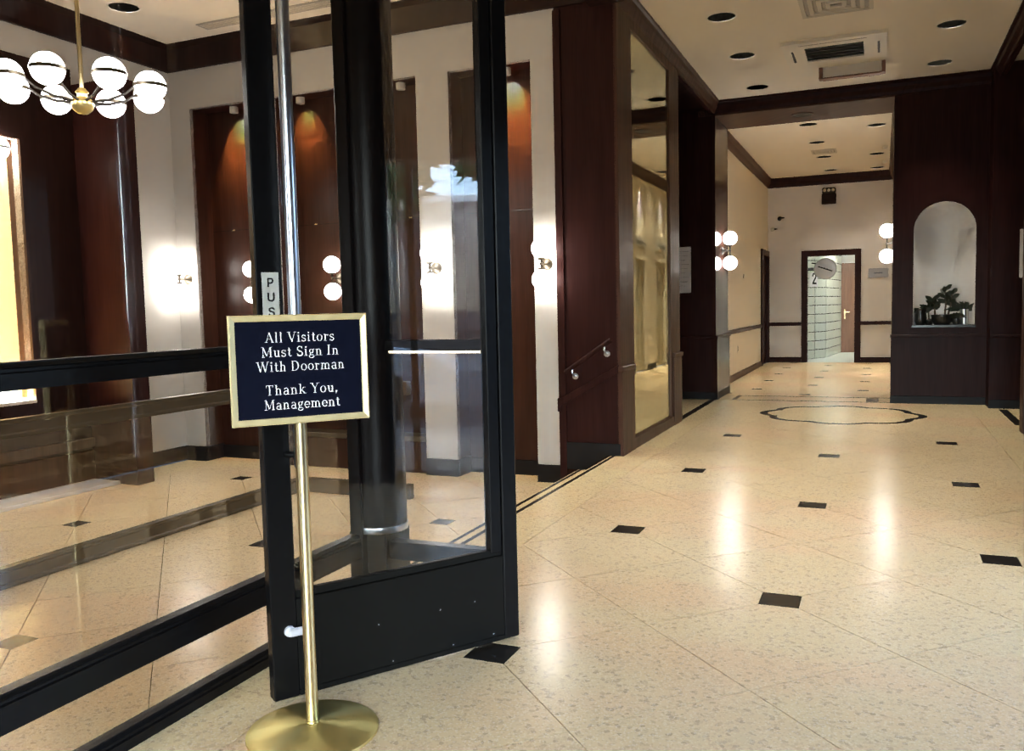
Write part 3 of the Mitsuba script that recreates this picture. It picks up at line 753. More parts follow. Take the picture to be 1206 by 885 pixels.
# globe lamp inside the lit alcove
al = thing('alcove_lamp', 'white globe lamp with a band at the top of the glowing alcove', 'lamp')
globe('g', [LX + 0.02, 5.16, 2.78], 0.11, al, 14)
put('band', aim(lathe([(0.109, -.008), (0.114, -.008), (0.114, .008), (0.109, .008)], 32), [LX + 0.02, 5.16, 2.78], [0, 0, 1]), PLATE, parent=al, smooth=40)
put('stem', tube([[LX + 0.02, 5.16, 2.78], [LX - 0.07, 5.16, 2.78], [LX - 0.152, 5.16, 2.78]], 0.02, 8), BRASS, parent=al)
stl = thing('alcove_strip_light', 'hidden warm strip light at the foot of the alcove', 'strip light')
put('strip', bx(LX - 0.09, LX - 0.04, 4.2, 5.36, 0.59, 0.605), BULB, parent=stl, emit=(80, 60, 31))

# chandelier
ch = thing('chandelier', 'brass chandelier with a ring of white glass globes on curved arms', 'chandelier')
H = np.array([-4.563, 3.974, 2.64])
put('rod', tube([H + [0, 0, .06], H + [0, 0, .7], [H[0], H[1], LC - 0.02]], 0.013, 12), BRASSP, parent=ch, smooth=40)
put('canopy', aim(lathe([(0, -0.03), (0.06, -0.025), (0.065, 0), (0, 0)], 24), [H[0], H[1], LC], [0, 0, 1]), BRASSP, parent=ch, smooth=40)
put('hub', aim(lathe([(0, -0.075), (0.03, -0.07), (0.058, -0.045), (0.068, -0.01), (0.06, 0.012), (0.03, 0.03), (0.03, 0.05), (0.04, 0.06), (0.02, 0.085), (0, 0.09)], 32), H, [0, 0, 1]), BRASS, parent=ch, smooth=40)
RG, DZG = 0.42, 0.09
for k in range(8):
    a = math.radians(-65 + 45 * k)
    u = np.array([math.cos(a), math.sin(a), 0])
    c = H + u * RG + [0, 0, DZG]
    put('arm', tube([H + u * .04, H + u * .16 + [0, 0, .012], H + u * .27 + [0, 0, .05], H + u * (RG - .10) + [0, 0, DZG]], 0.0075, 8), DARKG, parent=ch, smooth=40)
    put('globe_band', aim(lathe([(0.091, -.009), (0.098, -.009), (0.098, .009), (0.091, .009)], 32), c, [0, 0, 1]), DKBR, parent=ch, smooth=40)
    globe('g', c, 0.094, ch, GLOBE * 0.8)

# ------------------------------------------------------------------ glass door (open leaf)
hinge = np.array([-1.304, 3.051, 0.0])
dv = np.array([-0.537, -0.823, 0.0]); dv /= np.linalg.norm(dv)      # from hinge to latch
nv = np.array([-dv[1], dv[0], 0.0])                                  # towards the camera
if nv @ np.array([0.838, -0.545, 0]) < 0:
    nv = -nv
W, TH, DH = 0.985, 0.05, 3.0


def leaf(m):
    """leaf coordinates: x from hinge to latch, y up, z towards the camera"""
    return frame_tf(m, hinge, dv, [0, 0, 1], nv)


door = thing('glass_door', 'open black framed glass door leaf with a deep kick panel and PUSH plate', 'door')
put('stile', leaf(rb(W - 0.088, W, 0.012, DH, -TH, 0, 0.004)), BLACK, parent=door)
put('stile', leaf(cat(rb(0.0, 0.066, 0.012, DH, -TH, 0, 0.004), rb(0.07, 0.118, 0.36, DH, -TH + .006, -0.006, 0.003))), BLACK, parent=door)
put('kick_panel', leaf(cat(rb(0.066, W - 0.088, 0.03, 0.345, -TH + .004, -0.004, 0.003), rb(0.066, W - 0.088, 0.012, 0.032, -TH, 0, 0.003), rb(0.066, W - 0.088, 0.345, 0.372, -TH + .012, -0.012, 0.003))), BLACKS, parent=door)
put('top_rail', leaf(rb(0.066, W - 0.088, DH - 0.1, DH, -TH, 0, 0.004)), BLACK, parent=door)
put('pane', leaf(quad([0.11, 0.36, -TH / 2], [W - 0.085, 0.36, -TH / 2], [W - 0.085, DH - .09, -TH / 2], [0.11, DH - .09, -TH / 2])), 'glass', parent=door)
for u, zz in ((0.05, 0.15), (0.2, 0.19), (0.35, 0.19), (0.12, 0.045), (0.3, 0.045), (0.6, 0.19), (0.55, 0.045)):
    put('screw', leaf(aim(lathe([(0, 0), (.0032, 0), (.0026, .0016), (0, .002)], 10), [u, zz, -0.002 if zz < .1 or u < .1 else -.005], [0, 0, 1])), STEEL, parent=door)
# push plate with vertical lettering
pp = put('push_plate', leaf(rb(W - 0.074, W - 0.018, 1.235, 1.437, 0, 0.003, 0.001)), PLATE, parent=door, label='grey plate with black letters PUSH')
# a leaf-local x axis that reads left to right for the camera runs from latch to hinge
for i, ch_ in enumerate('PUSH'):
    tm = meshkit.text_mesh(ch_, 0.027, 0.0012, bold=True)
    tm.apply_translation([-tm.bounds[:, 0].mean(), 0, 0])
    tm = frame_tf(tm, hinge + dv * (W - 0.046) + nv * 0.003 + np.array([0, 0, 1.391 - i * 0.0475]), -dv, [0, 0, 1], nv)
    put('letter', tm, INK, parent=pp)
# steel pull bar on stand-offs
xb = W - 0.108
put('pull_bar', leaf(tube([[xb, 0.80, 0.045], [xb, 1.6, 0.045], [xb, 2.75, 0.045]], 0.021, 16)), STEEL, parent=door, smooth=40, label='tall brushed steel pull bar')
for zz in (0.84, 2.65):
    put('standoff', leaf(tube([[xb, zz, 0.045], [xb + .03, zz, 0.02], [W - 0.075, zz, 0.0]], 0.011, 10)), BLACK, parent=door, smooth=40)
lk = put('thumb_turn', leaf(cat(aim(lathe([(0, 0), (.019, 0), (.018, .01), (0, .014)], 20), [W - 0.06, 0.243, 0], [0, 0, 1]), rb(W - 0.135, W - 0.052, 0.228, 0.256, 0.010, 0.026, .005))), CHROME, parent=door, smooth=30, label='small chrome thumb turn')

# ------------------------------------------------------------------ corner post, sidelight and left glass partition
gp = thing('glass_partition', 'black framed glass partition with three rails left of the open door', 'partition')
PX = -2.1


def railprof(z0, z1, x, w=0.027):
    return [(x - w, z0), (x + w, z0), (x + w, z1 - 0.030), (x + w - 0.008, z1 - 0.026), (x + w - 0.008, z1 - 0.018), (x + w - 0.004, z1 - 0.014), (x + w - 0.012, z1 - 0.004), (x + w - 0.012, z1), (x - w, z1)]


YP = 3.135
put('middle_rail', prism(railprof(1.118, 1.192, PX), 'y', SILL, YP), BLACK, parent=gp)
put('lower_rail', prism(railprof(0.232, 0.335, PX), 'y', SILL, YP), BLACK, parent=gp)
put('bottom_rail', prism(railprof(0.0, 0.062, PX), 'y', SILL, YP), BLACK, parent=gp)
for z0, z1 in ((0.06, 0.235), (0.333, 1.12), (1.19, 3.845)):
    put('pane', quad([PX, SILL, z0], [PX, YP, z0], [PX, YP, z1], [PX, SILL, z1]), 'glass', parent=gp)
put('mullion', rb(PX - 0.03, PX + 0.03, YP - 0.016, YP + 0.03, 0.0, 3.845, 0.004), BLACK, parent=gp)
col = np.array([-2.07, 3.265])
put('corner_column', aim(lathe([(0, 0.0), (0.125, 0.0), (0.125, 3.51), (0, 3.51)], 48), [col[0], col[1], 0.335], [0, 0, 1]), BLACK, parent=gp, smooth=40, label='round black corner column')
put('column_ring', aim(lathe([(0.12, -0.002), (0.1285, 0.0), (0.1305, 0.006), (0.1305, 0.022), (0.1285, 0.028), (0.12, 0.03)], 48), [col[0], col[1], 0.332], [0, 0, 1]), STEEL, parent=gp, smooth=40, label='steel ring at the foot of the column')
put('column_plinth', rb(-2.165, -1.975, 3.16, 3.37, 0.0, 0.334, 0.006), BLACKS, parent=gp)
sl = thing('sidelight', 'narrow black framed sidelight window behind the glass door', 'window')
SY = 3.22
put('middle_rail', rb(-1.985, -1.47, SY - 0.025, SY + 0.025, 1.134, 1.180, 0.004), BLACK, parent=sl)
put('lower_rail', rb(-1.985, -1.47, SY - 0.03, SY + 0.03, 0.217, 0.298, 0.004), BLACK, parent=sl)
put('bottom_rail', rb(-1.985, -1.47, SY - 0.03, SY + 0.03, 0.0, 0.06, 0.004), BLACK, parent=sl)
put('jamb', rb(-1.478, -1.382, SY - 0.1, SY + 0.0, 0.0, 3.845, 0.004), BLACK, parent=sl)
for z0, z1 in ((0.06, 0.22), (0.296, 1.136), (1.178, 3.845)):
    put('pane', quad([-1.985, SY, z0], [-1.478, SY, z0], [-1.478, SY, z1], [-1.985, SY, z1]), 'glass', parent=sl)
put('added_glow_strip', bx(-1.975, -1.488, SY - 0.012, SY + 0.012, 1.122, 1.134), BULB, parent=sl, emit=(0.5, 0.41, 0.25), label='added glowing strip imitating the glow under the middle rail')  # added emissive strip, imitates a glow whose source is unknown
struct('trim_14', bx(-2.14, -1.38, 3.1, 3.4, 3.845, ZC + .02), WOOD)

# ------------------------------------------------------------------ sign stand
sd = thing('sign_stand', 'brass sign stand with a navy visitor sign in front of the glass door', 'sign stand')
BC = np.array([-1.614, 2.123, 0.0])
# the base's top is turned brass: u runs around it, so that the brushing (anisotropy) does
put('base', aim(lathe([(0, 0), (0.198, 0), (0.202, 0.004), (0.2015, 0.0115), (0, 0.0115)], 72), BC, [0, 0, 1]), BRASS, parent=sd, smooth=25)
bp_ = [(0.2015, 0.0115), (0.19, 0.016), (0.15, 0.021), (0.10, 0.026), (0.06, 0.031), (0.03, 0.035), (0.018, 0.037)]
bv, bu, bf = [], [], []
for i in range(97):
    a = 2 * math.pi * i / 96
    for k, (r_, z_) in enumerate(bp_):
        bv.append((BC[0] + r_ * math.cos(a), BC[1] + r_ * math.sin(a), z_)); bu.append((i / 96, k / 6))
for i in range(96):
    for k in range(6):
        q = i * 7 + k
        bf += [[q, q + 7, q + 8], [q, q + 8, q + 1]]
put('base_top', trimesh.Trimesh(np.array(bv), bf, process=False), DISC, parent=sd, smooth=True, uv=np.array(bu))
put('pole', tube([BC + [0, 0, 0.03], BC + [0, 0, 0.6], BC + [0, 0, 1.2]], 0.019, 24), BRASSP, parent=sd, smooth=40)
put('collar', aim(lathe([(0.018, 0.0), (0.0215, 0.0), (0.0215, 0.008), (0.018, 0.01)], 24), BC + [0, 0, 0.034], [0, 0, 1]), BRASSP, parent=sd, smooth=40)
SA = 0.855
se, sn = np.array([math.cos(SA), math.sin(SA), 0.0]), np.array([math.sin(SA), -math.cos(SA), 0.0])
SC = BC + sn * 0.030 + se * 0.002 + np.array([0, 0, 1.1375])
SW, SH = 0.408, 0.324


def sg(m):
    return frame_tf(m, SC, se, [0, 0, 1], sn)


def mitred(w, h, prof):
    """four mitred frame members from the (inset, depth) profile, each a mesh"""
    out = []
    cs = [np.array([-w / 2, -h / 2]), np.array([w / 2, -h / 2]), np.array([w / 2, h / 2]), np.array([-w / 2, h / 2])]
    inn = [np.array([1, 1]), np.array([-1, 1]), np.array([-1, -1]), np.array([1, -1])]
    for k in range(4):
        V = []
        for j in (k, (k + 1) % 4):
            for i_, d_ in prof:
                q = cs[j] + inn[j] * i_
                V.append((q[0], q[1], d_))
        n_ = len(prof)
        Fs = []
        for i_ in range(n_):
            a_, b_ = i_, (i_ + 1) % n_
            Fs += [[a_, b_, b_ + n_], [a_, b_ + n_, a_ + n_]]
        m = trimesh.Trimesh(np.array(V), Fs, process=False)
        out.append(m)
    return out


for m in mitred(SW, SH, [(0, -0.006), (0, 0.008), (0.004, 0.012), (0.018, 0.006), (0.020, 0.0), (0.020, -0.006)]):
    put('frame', sg(m), GOLD, parent=sd)
put('panel', sg(bx(-SW / 2 + .01, SW / 2 - .01, -SH / 2 + .01, SH / 2 - .01, -0.005, 0.0005)), NAVY, parent=sd)

# serif lettering built from strokes
S_, N_ = 0.112, 0.052


def st_(x0, y0, x1, y1, w):
    return LineString([(x0, y0), (x1, y1)]).buffer(w / 2, cap_style=2)


def sf(x, y, w=0.30):
    return sbox(x - w / 2, y, x + w / 2, y + 0.055) if y < 0.5 else sbox(x - w / 2, y - 0.055, x + w / 2, y)


def vs(x, y0, y1, w=S_):
    return sbox(x - w / 2, y0, x + w / 2, y1)


def ring(cx, cy, rx, ry, t=S_, tv=N_):
    o = affinity.scale(Point(cx, cy).buffer(1, 24), rx, ry)
    return o.difference(affinity.scale(Point(cx, cy).buffer(1, 24), rx - t, ry - tv))


def arc(pts, w):
    return LineString(pts).buffer(w / 2, cap_style=1)


def curve(cx, cy, rx, ry, a0, a1, w):
    return arc([(cx + rx * math.cos(math.radians(a)), cy + ry * math.sin(math.radians(a))) for a in np.linspace(a0, a1, 16)], w)


XH = 0.66
U = unary_union


def hump(x0, x1):
    return [curve((x0 + x1) / 2, XH - 0.24, (x1 - x0) / 2, 0.20, 0, 150, 0.085), vs(x1, 0, XH - .22)]


G = {
    'A': (U([st_(.10, 0, .40, 1, N_), st_(.38, 1, .70, 0, S_), sbox(.2, .3, .6, .36), sf(.10, 0), sf(.70, 0)]), .82),
    'V': (U([st_(.12, 1, .42, 0, S_), st_(.40, 0, .72, 1, N_), sf(.12, 1), sf(.72, 1)]), .82),
    'M': (U([vs(.14, 0, 1, N_), st_(.14, 1, .47, .12, S_), st_(.47, .12, .80, 1, N_), vs(.82, 0, 1), sf(.14, 0), sf(.82, 0), sf(.1, 1, .22), sf(.86, 1, .24)]), 1.0),
    'S': (U([curve(.34, .74, .22, .215, 30, 270, .1), curve(.34, .255, .24, .215, -150, 90, .12), vs(.55, .72, .98, N_), vs(.09, .02, .3, N_)]), .68),
    'I': (U([vs(.2, 0, 1), sf(.2, 0), sf(.2, 1)]), .42),
    'W': (U([st_(.10, 1, .36, 0, S_), st_(.35, 0, .58, 1, N_), st_(.56, 1, .82, 0, S_), st_(.81, 0, 1.06, 1, N_), sf(.10, 1), sf(.58, 1), sf(1.06, 1, .26)]), 1.18),
    'D': (U([vs(.18, 0, 1), ring(.30, .5, .50, .5, .14, .06).intersection(sbox(.25, 0, 1, 1)), sbox(.08, 0, .32, .058), sbox(.08, .942, .32, 1)]), .90),
    'T': (U([vs(.38, 0, 1), sbox(.06, .94, .70, 1), vs(.09, .74, .98, N_), vs(.67, .74, .98, N_), sf(.38, 0)]), .76),
    'Y': (U([st_(.10, 1, .38, .45, S_), st_(.38, .45, .66, 1, N_), vs(.38, 0, .48), sf(.38, 0), sf(.10, 1), sf(.66, 1, .26)]), .76),
    'l': (U([vs(.17, 0, 1), sf(.17, 0, .25), sbox(.06, .945, .2, 1)]), .37),
    'i': (U([vs(.17, 0, XH), sf(.17, 0), sbox(.03, XH - .055, .2, XH), Point(.17, .88).buffer(.085)]), .35),
    's': (U([curve(.25, XH - .17, .16, .135, 20, 270, .085), curve(.25, .175, .17, .145, -150, 90, .095), vs(.41, XH - .2, XH - .01, N_), vs(.07, .01, .2, N_)]), .50),
    't': (U([vs(.2, .12, .86), sbox(.04, XH - .055, .38, XH), curve(.30, .15, .1, .12, 180, 320, .08)]), .44),
    'o': (ring(.31, XH / 2, .28, XH / 2 + .01), .62),
    'r': (U([vs(.17, 0, XH), sf(.17, 0, .32), sbox(.03, XH - .055, .2, XH), curve(.34, XH - .2, .15, .15, 60, 160, .08), Point(.42, XH - .09).buffer(.07)]), .52),
    'u': (U([vs(.17, .2, XH), curve(.32, .22, .15, .18, 180, 340, .09), vs(.49, 0, XH), sbox(.03, XH - .055, .2, XH), sbox(.36, XH - .055, .52, XH), sbox(.45, 0, .62, .055)]), .66),
    'n': (U([vs(.17, 0, XH), sf(.17, 0), sbox(.03, XH - .055, .2, XH), *hump(.17, .50), sf(.50, 0)]), .68),
    'h': (U([vs(.17, 0, 1), sf(.17, 0), sbox(.03, .945, .2, 1), *hump(.17, .50), sf(.50, 0)]), .68),
    'm': (U([vs(.17, 0, XH), sf(.17, 0), sbox(.03, XH - .055, .2, XH), *hump(.17, .49), sf(.49, 0, .26), *hump(.49, .81), sf(.81, 0)]), 1.0),
    'a': (U([curve(.28, XH - .17, .17, .15, 0, 150, .085), vs(.45, .08, XH - .17), curve(.28, .19, .19, .17, 20, 340, .085), sbox(.42, 0, .58, .06)]), .60),
    'e': (U([curve(.30, XH / 2, .23, XH / 2 - .03, 0, 320, .10), sbox(.10, XH / 2 - .02, .55, XH / 2 + .04)]), .58),
    'g': (U([ring(.27, .45, .21, .21, .10, .06), curve(.29, -.07, .22, .15, 0, 360, .08), st_(.15, .26, .16, .1, .07), st_(.15, .09, .42, .07, .08), st_(.42, .6, .56, .66, .08)]), .58),
    'k': (U([vs(.17, 0, 1), sf(.17, 0), sbox(.03, .945, .2, 1), st_(.2, .26, .50, XH - .02, N_), st_(.28, .36, .56, .03, S_), sf(.50, XH * 1.0, .24), sf(.58, 0, .26)]), .70),
    ',': (U([Point(.14, .06).buffer(.085), st_(.19, .05, .10, -.18, .06)]), .3),
}


def line_mesh(text, cap, depth):
    x, shapes = 0.0, []
    for c in text:
        if c == ' ':
            x += 0.36
            continue
        g_, adv = G[c]
        shapes.append(affinity.translate(g_, x, 0))
        x += adv + 0.06
    u = affinity.scale(U(shapes), cap, cap, origin=(0, 0))
    return u, x * cap


for txt, cx, zb, wd in (('All Visitors', 0.003, 0.081, 0.207), ('Must Sign In', 0.003, 0.038, 0.230), ('With Doorman', 0.003, -0.005, 0.262), ('Thank You,', 0.003, -0.0745, 0.218), ('Management', 0.003, -0.118, 0.227)):
    u, w_ = line_mesh(txt, 0.030, 0.001)
    u = affinity.scale(u, wd / w_, 1, origin=(0, 0))
    u = affinity.translate(u, cx - wd / 2, zb)
    put('lettering', sg(ext(u, 0.0012, 0.0005)), LETTER, parent=sd)

# ------------------------------------------------------------------ ceiling machines
ac = thing('ceiling_air_conditioner', 'white ceiling cassette air conditioner with a dark grille', 'air conditioner')
ax0, ax1, ay0, ay1 = -0.99, 0.03, 9.58, 10.98
fr = sbox(ax0, ay0, ax1, ay1).difference(sbox(-0.775, 9.80, -0.195, 10.36))
put('panel', ext(fr, 0.035, ZC - 0.035), PLASTIC, parent=ac)
put('grille_back', bx(-0.79, -0.18, 9.79, 10.37, ZC - 0.012, ZC - 0.004), DARKG, parent=ac)
for k in range(5):
    put('grille_slat', bx(-0.775, -0.195, 9.84 + k * 0.11, 9.855 + k * 0.11, ZC - 0.034, ZC - 0.016), DARKG if k % 2 else LEAF, parent=ac)
for x in (-0.90, -0.05):
    put('air_slot', bx(x - 0.012, x + 0.012, 9.86, 10.3, ZC - 0.037, ZC - 0.030), DARKG, parent=ac)
put('air_slot', bx(-0.82, -0.16, 9.665, 9.685, ZC - 0.037, ZC - 0.030), VENTG, parent=ac)
put('flap', rb(-0.64, -0.02, 10.66, 10.69, ZC - 0.15, ZC - 0.03, 0.004), PLASTIC, parent=ac, label='lowered flap of the air conditioner')
put('flap_shade_side', bx(-0.68, -0.64, 10.64, 10.76, ZC - 0.16, ZC - 0.034), BROWN, parent=ac)  # brown here is the shade of the flap sides put into the colour
put('flap_shade_side', bx(-0.02, 0.02, 10.64, 10.76, ZC - 0.16, ZC - 0.034), BROWN, parent=ac)
put('flap_edge', bx(-0.64, -0.02, 10.65, 10.76, ZC - 0.165, ZC - 0.15), BROWN, parent=ac)


def square_vent(label, cx, cy, s, z):
    v = thing('air_vent', label, 'vent')
    for k in range(4):
        a_ = s / 2 * (1 - k * 0.24)
        b_ = a_ - s * 0.06
        put('louver', ext(sbox(cx - a_, cy - a_, cx + a_, cy + a_).difference(sbox(cx - b_, cy - b_, cx + b_, cy + b_)), 0.02, z - 0.02 - 0.004 * k), DIFFU, parent=v)
    put('back', bx(cx - s * .46, cx + s * .46, cy - s * .46, cy + s * .46, z - 0.006, z - 0.001), VENTG, parent=v)
    return v


square_vent('pale square ceiling vent at the top edge of the hall ceiling', -0.40, 8.52, 0.62, ZC)
square_vent('small pale square vent in the corridor ceiling', -0.97, 16.65, 0.42, ZC)

# ------------------------------------------------------------------ things on the far walls
ex = thing('exit_light', 'dark box with three small round lamps high on the corridor end wall', 'emergency light')
put('housing', rb(-1.19, -0.90, CY1 - 0.09, CY1, 3.38, 3.60, 0.012), principled('plastic_dark', (0.010, 0.005, 0.0045), 0.5, specular=0.1), parent=ex)
put('lamp_bar', rb(-1.18, -0.91, CY1 - 0.10, CY1, 3.60, 3.72, 0.02), DARKG, parent=ex)
for x in (-1.13, -1.045, -0.96):
    put('lamp', aim(lathe([(0, 0.02), (0.026, 0.012), (0.034, 0), (0, 0)], 16), [x, CY1 - 0.10, 3.665], [0, -1, 0]), PLASTIC, parent=ex, smooth=40)
for i, (x, z, l) in enumerate(((-2.05, 3.15, 'upper of two small cameras on the corridor end wall'), (-2.2, 2.92, 'lower of two small cameras, in the corner of the corridor end wall'))):
    c = thing('security_camera', l, 'camera')
    put('mount', aim(lathe([(0, 0), (.05, 0), (.05, .02), (.02, .03), (0, .03)], 16), [x, CY1, z], [0, -1, 0]), PLASTIC, parent=c, smooth=40)
    put('body', cat(ball([x, CY1 - 0.06, z - 0.02], 0.045, 2)), DARKG if i == 0 else PLATE, parent=c, smooth=True)
    put('arm', tube([[x, CY1 - 0.02, z], [x + .05, CY1 - 0.06, z - .01], [x + .1, CY1 - 0.07, z - .01]], .015, 8), DARKG, parent=c)
pl = thing('door_plaque', 'grey plaque on the end wall right of the doorway', 'plaque')
put('plate', rb(-0.255, 0.13, CY1 - 0.014, CY1, 1.79, 1.985, 0.004), principled('plaque_grey', (0.33, 0.34, 0.38), 0.4), parent=pl)
put('lettering', bx(-0.15, 0.02, CY1 - 0.0155, CY1 - 0.013, 1.875, 1.90), principled('plaque_ink', (0.12, 0.13, 0.18), 0.5), parent=pl)
for (key, x0, x1, y, z0, z1, lab) in (('notice', -2.63, -2.405, YB, 1.47, 2.1, 'white paper notice on the dark wall beside the tall mirror'), ('notice', 1.465, 1.70, 11.55, 1.53, 2.09, 'white paper notice at the right edge on the dark wall')):
    nn = thing(key, lab, 'notice')
    put('sheet', bx(x0, x1, y - 0.004, y, z0, z1), PAPER, parent=nn)
    for k in range(9):
        zz = z1 - 0.06 - k * (z1 - z0 - .1) / 9
        put('print_line', bx(x0 + 0.03, x1 - 0.02 - 0.03 * (k % 3), y - 0.0048, y - 0.0038, zz - (0.012 if k in (2, 7) else 0.006), zz), PRINT, parent=nn)
for (nm, y, z, lab, sz) in (('wall_outlet', 15.35, 0.52, 'small outlet plate low on the corridor left wall', (.035, .06)), ('thermostat', 16.05, 1.8, 'tiny dark switch on the corridor left wall', (.02, .035))):
    o_ = thing(nm, lab, 'outlet' if 'outlet' in nm else 'switch')
    put('plate', rb(CX0, CX0 + 0.012, y - sz[0] * 1.2, y + sz[0] * 1.2, z - sz[1], z + sz[1], .003), PLASTIC if 'outlet' in nm else DARKG, parent=o_)
    if 'outlet' in nm:
        for s in (-1, 1):
            put('socket', rb(CX0 + 0.011, CX0 + 0.014, y - .016, y + .016, z + s * .026 - .014, z + s * .026 + .014, .002), DARKG, parent=o_)

# ------------------------------------------------------------------ plants in the niche


def leaf_mesh(base, tip, width, droop=0.0, n=7, nrm=(0, -1, 0)):
    base, tip = np.array(base, float), np.array(tip, float)
    tip, width = base + (tip - base) * LEAF_SCALE, width * LEAF_SCALE
    ax = tip - base; L = np.linalg.norm(ax); ax /= L
    side = np.cross(ax, nrm); side /= np.linalg.norm(side) + 1e-9
    up = np.cross(side, ax)
    V, Fs = [], []
    for i in range(n):
        t = i / (n - 1)
        w_ = width * math.sin(math.pi * min(0.98, 0.06 + t * 0.92)) ** 0.8 / 2
        c = base + ax * L * t + np.array([0, 0, -droop * t * t])
        V += [c - side * w_ + up * w_ * .25, c, c + side * w_ + up * w_ * .25]
    for i in range(n - 1):
        a_ = 3 * i
        Fs += [[a_, a_ + 1, a_ + 4], [a_, a_ + 4, a_ + 3], [a_ + 1, a_ + 2, a_ + 5], [a_ + 1, a_ + 5, a_ + 4]]
    return trimesh.Trimesh(np.array(V), Fs, process=False)


def pot(profile, c, mat, parent, name='pot'):
    put(name, aim(lathe(profile, 24), c, [0, 0, 1]), mat, parent=parent, smooth=40)


yP = YB + 0.13
zP = NZ0
LEAF_SCALE = 1.25
# middle: bowl with two small jade trees
t = thing('potted_plant', 'small leafy plants in a wide black bowl in the middle of the niche', 'potted plant')
pot([(0, 0), (0.085, 0), (0.12, 0.05), (0.125, 0.125), (0.115, 0.125), (0.11, 0.10), (0, 0.10)], [0.70, yP, zP], POTK, t)
for (sx, h, lean) in ((0.62, 0.22, -.03), (0.73, 0.34, .0), (0.76, 0.30, .05)):
    b_ = np.array([sx, yP, zP + .095]); tp = b_ + [lean, 0, h]
    put('stem', tube([b_, (b_ + tp) / 2 + [.01, 0, 0], tp], [.012, .009, .005], 8), BARK, parent=t, smooth=40)
    for k in range(9):
        f = 0.45 + 0.55 * k / 8
        p_ = b_ + (tp - b_) * f
        a_ = k * 2.4 + sx * 9
        put('leaf', leaf_mesh(p_, p_ + np.array([.075 * math.cos(a_), .05 * math.sin(a_), .035 + .02 * rng.random()]), .042), LEAF, parent=t)
# left: dark vase with broad leaves
t = thing('potted_plant', 'broad leaved plant in a tall dark vase at the left of the niche', 'potted plant')
pot([(0, 0), (0.05, 0), (0.075, 0.08), (0.065, 0.17), (0.075, 0.20), (0.06, 0.20), (0.055, 0.16), (0, 0.16)], [0.455, yP, zP], POTK, t)
for k in range(10):
    a_ = k * 2.4
    b_ = np.array([0.455 + .02 * math.cos(a_), yP, zP + .14])
    put('leaf', leaf_mesh(b_, b_ + np.array([(.05 + .06 * rng.random()) * math.cos(a_), .06 * math.sin(a_), .05 + .07 * rng.random()]), .05, .03), LEAF, parent=t)
t = thing('potted_plant', 'small palm like plant between vase and bowl in the niche', 'potted plant')
pot([(0, 0), (0.04, 0), (0.052, 0.07), (0.045, 0.07), (0, 0.06)], [0.555, yP + 0.03, zP], POTK, t)
put('stem', tube([[0.555, yP + .03, zP + .06], [0.55, yP + .03, zP + .13], [0.545, yP + .03, zP + .19]], [.01, .008, .006], 8), BARK, parent=t, smooth=40)
for k in range(12):
    a_ = k * 2.4
    b_ = np.array([0.545, yP + .03, zP + .19])
    put('leaf', leaf_mesh(b_, b_ + np.array([.085 * math.cos(a_), .06 * math.sin(a_), .05 + .03 * (k % 3)]), .03, .035), LEAF, parent=t)
# right: arching leaves in a silvery pot
t = thing('potted_plant', 'arching plant in a shiny silver pot at the right of the niche', 'potted plant')
pot([(0, 0), (0.045, 0), (0.05, 0.1), (0.05, 0.19), (0.043, 0.19), (0.04, 0.16), (0, 0.16)], [0.945, yP, zP], SILVER, t)
for k in range(19):
    a_ = math.pi * (k / 18)
    b_ = np.array([0.945 + .02 * math.cos(a_), yP, zP + .17])
    put('leaf', leaf_mesh(b_, b_ + np.array([(.10 + .05 * (k % 3) / 2) * math.cos(a_) - .02, -.05 + .08 * rng.random(), .035 + .10 * math.sin(a_)]), .026, .05), LEAF, parent=t)
t = thing('potted_plant', 'small dark bowl with drooping leaves beside the silver pot', 'potted plant')
pot([(0, 0), (0.035, 0), (0.05, 0.05), (0.045, 0.08), (0.038, 0.08), (0, 0.06)], [0.855, yP - 0.06, zP], POTK, t)
for k in range(9):
    a_ = math.pi * (k / 8)
    b_ = np.array([0.855, yP - .06, zP + .07])
    put('leaf', leaf_mesh(b_, b_ + np.array([.09 * math.cos(a_), -.03, .07 + .05 * math.sin(a_)]), .026, .07), LEAF, parent=t)

# ------------------------------------------------------------------ right storefront and the street it looks at (seen as reflections)
WX = 1.9
w1 = struct('window_1', bx(WX - 0.03, WX + 0.03, 2.15, 4.4, 2.40, 2.435), STONE)
tag(w1, 'street side window frame, seen as a reflection in the glass door')
put('frame', bx(WX - 0.03, WX + 0.03, 2.15, 4.4, 0, 0.08), BLACK, parent=w1)
for y in (2.17, 2.36, 3.3, 4.37):
    put('mullion', rb(WX - 0.03, WX + 0.03, y - 0.025, y + 0.025, 0.08, 2.43, .003), BLACK, parent=w1)
struct('wall_front_right', cat(bx(WX - 0.05, WX + 0.1, 2.15, 4.4, 2.435, ZC), bx(WX - 0.05, WX + 0.1, SILL, 2.15, 0, ZC), bx(XR, WX + 0.1, 4.4, 4.5, 0, ZC), ), WOOD)
struct('pavement', bx(1.95, 5.0, -12, 22, -0.2, -0.02), PAVE)
struct('street', bx(5.0, 14.0, -25, 35, -0.3, -0.12), ASPH)
struct('pavement_far', bx(14.0, 40.0, -30, 40, -0.3, -0.02), PAVE)
struct('pavement_front', bx(-9, 1.95, -14, SILL - 0.12, -0.3, -0.02), PAVE)
b1 = thing('brick_building', 'low brick building across the street, reflected in the door', 'building')
put('walls', bx(22, 26, -14, 16, -0.05, 4.6), BRICK, parent=b1)
put('cornice', bx(21.8, 26, -14.1, 16.1, 4.6, 4.8), STONE, parent=b1)
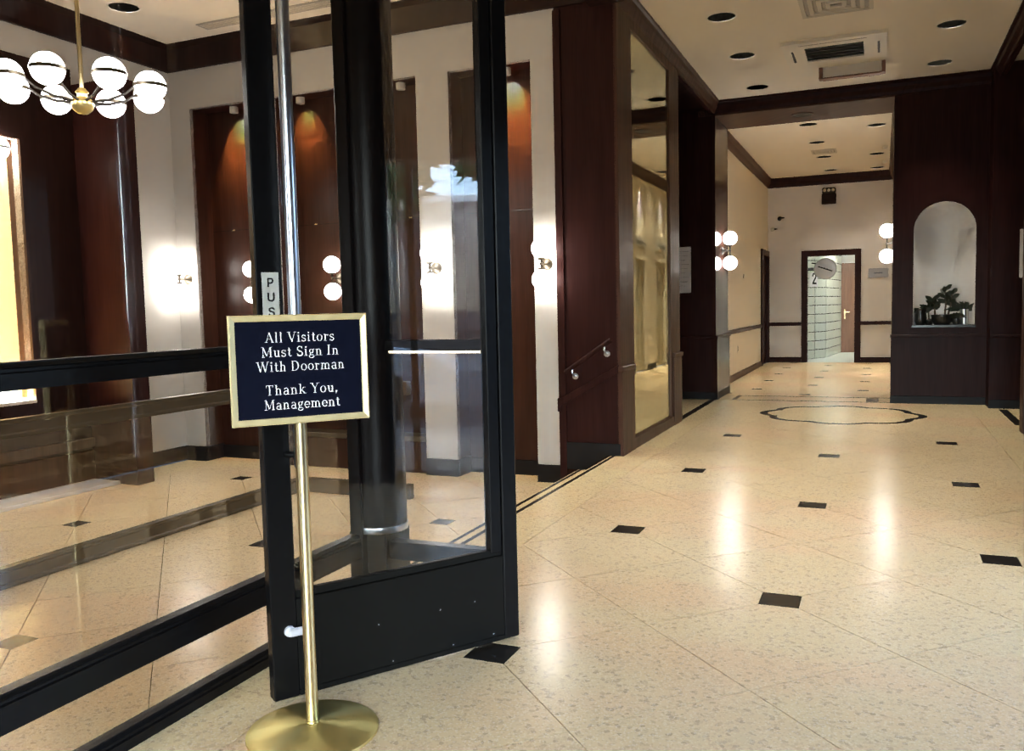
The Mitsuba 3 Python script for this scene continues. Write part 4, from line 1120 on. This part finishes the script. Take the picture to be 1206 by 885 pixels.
for k in range(9):
    put('window', bx(21.95, 22.02, -12.4 + 3 * k, -10.8 + 3 * k, 1.0, 3.2), CARW, parent=b1)


def street_tree(x, y, h, r, label):
    t = thing('street_tree', label, 'tree')
    put('trunk', tube([[x, y, -0.1], [x + .05, y, h * .3], [x, y + .05, h * .6]], [.14, .11, .07], 10), BARK, parent=t, smooth=40)
    n_ = 1600
    pts = rng.normal(size=(n_, 3)); pts /= np.linalg.norm(pts, axis=1)[:, None]
    pts = pts * (rng.random((n_, 1)) ** .4) * np.array([r, r, r * 1.1]) + np.array([x, y, h - r * .6])
    q = rng.normal(size=(n_, 3, 3)) * 0.16
    V = (pts[:, None, :] + q).reshape(-1, 3)
    put('crown', trimesh.Trimesh(V, np.arange(n_ * 3).reshape(-1, 3), process=False), LEAFS, parent=t)


street_tree(10.0, 3.25, 5.0, 1.1, 'leafy street tree reflected right of the bright sky patch')
street_tree(11.0, 0.45, 4.9, 1.35, 'leafy street tree reflected left of the bright sky patch')


def car(x, y, paint, label):
    t = thing('parked_car', label, 'car')
    side = Polygon([(-2.1, .28), (2.1, .28), (2.15, .62), (1.9, .78), (1.15, .86), (.55, 1.38), (-1.0, 1.42), (-1.75, .95), (-2.1, .88)]).buffer(.04)
    m = frame_tf(ext(side, 1.7), [x - .85, y, -0.12], [0, 1, 0], [0, 0, 1], [1, 0, 0])
    put('body', m, paint, parent=t)
    gl = Polygon([(-1.45, .92), (.95, .88), (.48, 1.31), (-.95, 1.35)])
    put('window', frame_tf(ext(gl, 1.74), [x - .87, y, -0.12], [0, 1, 0], [0, 0, 1], [1, 0, 0]), CARW, parent=t)
    for yy in (-1.35, 1.3):
        for xx in (-.86, .70):
            put('wheel', aim(lathe([(0, 0), (.2, 0), (.31, .01), (.31, .15), (.2, .17), (0, .17)], 24), [x + xx, y + yy, 0.19], [1, 0, 0]), RUBBER, parent=t)


car(7.4, 0.2, CARP2, 'white parked car reflected in the glass door')
car(7.4, 5.2, CARP, 'blue grey parked car reflected at the right edge of the glass door')
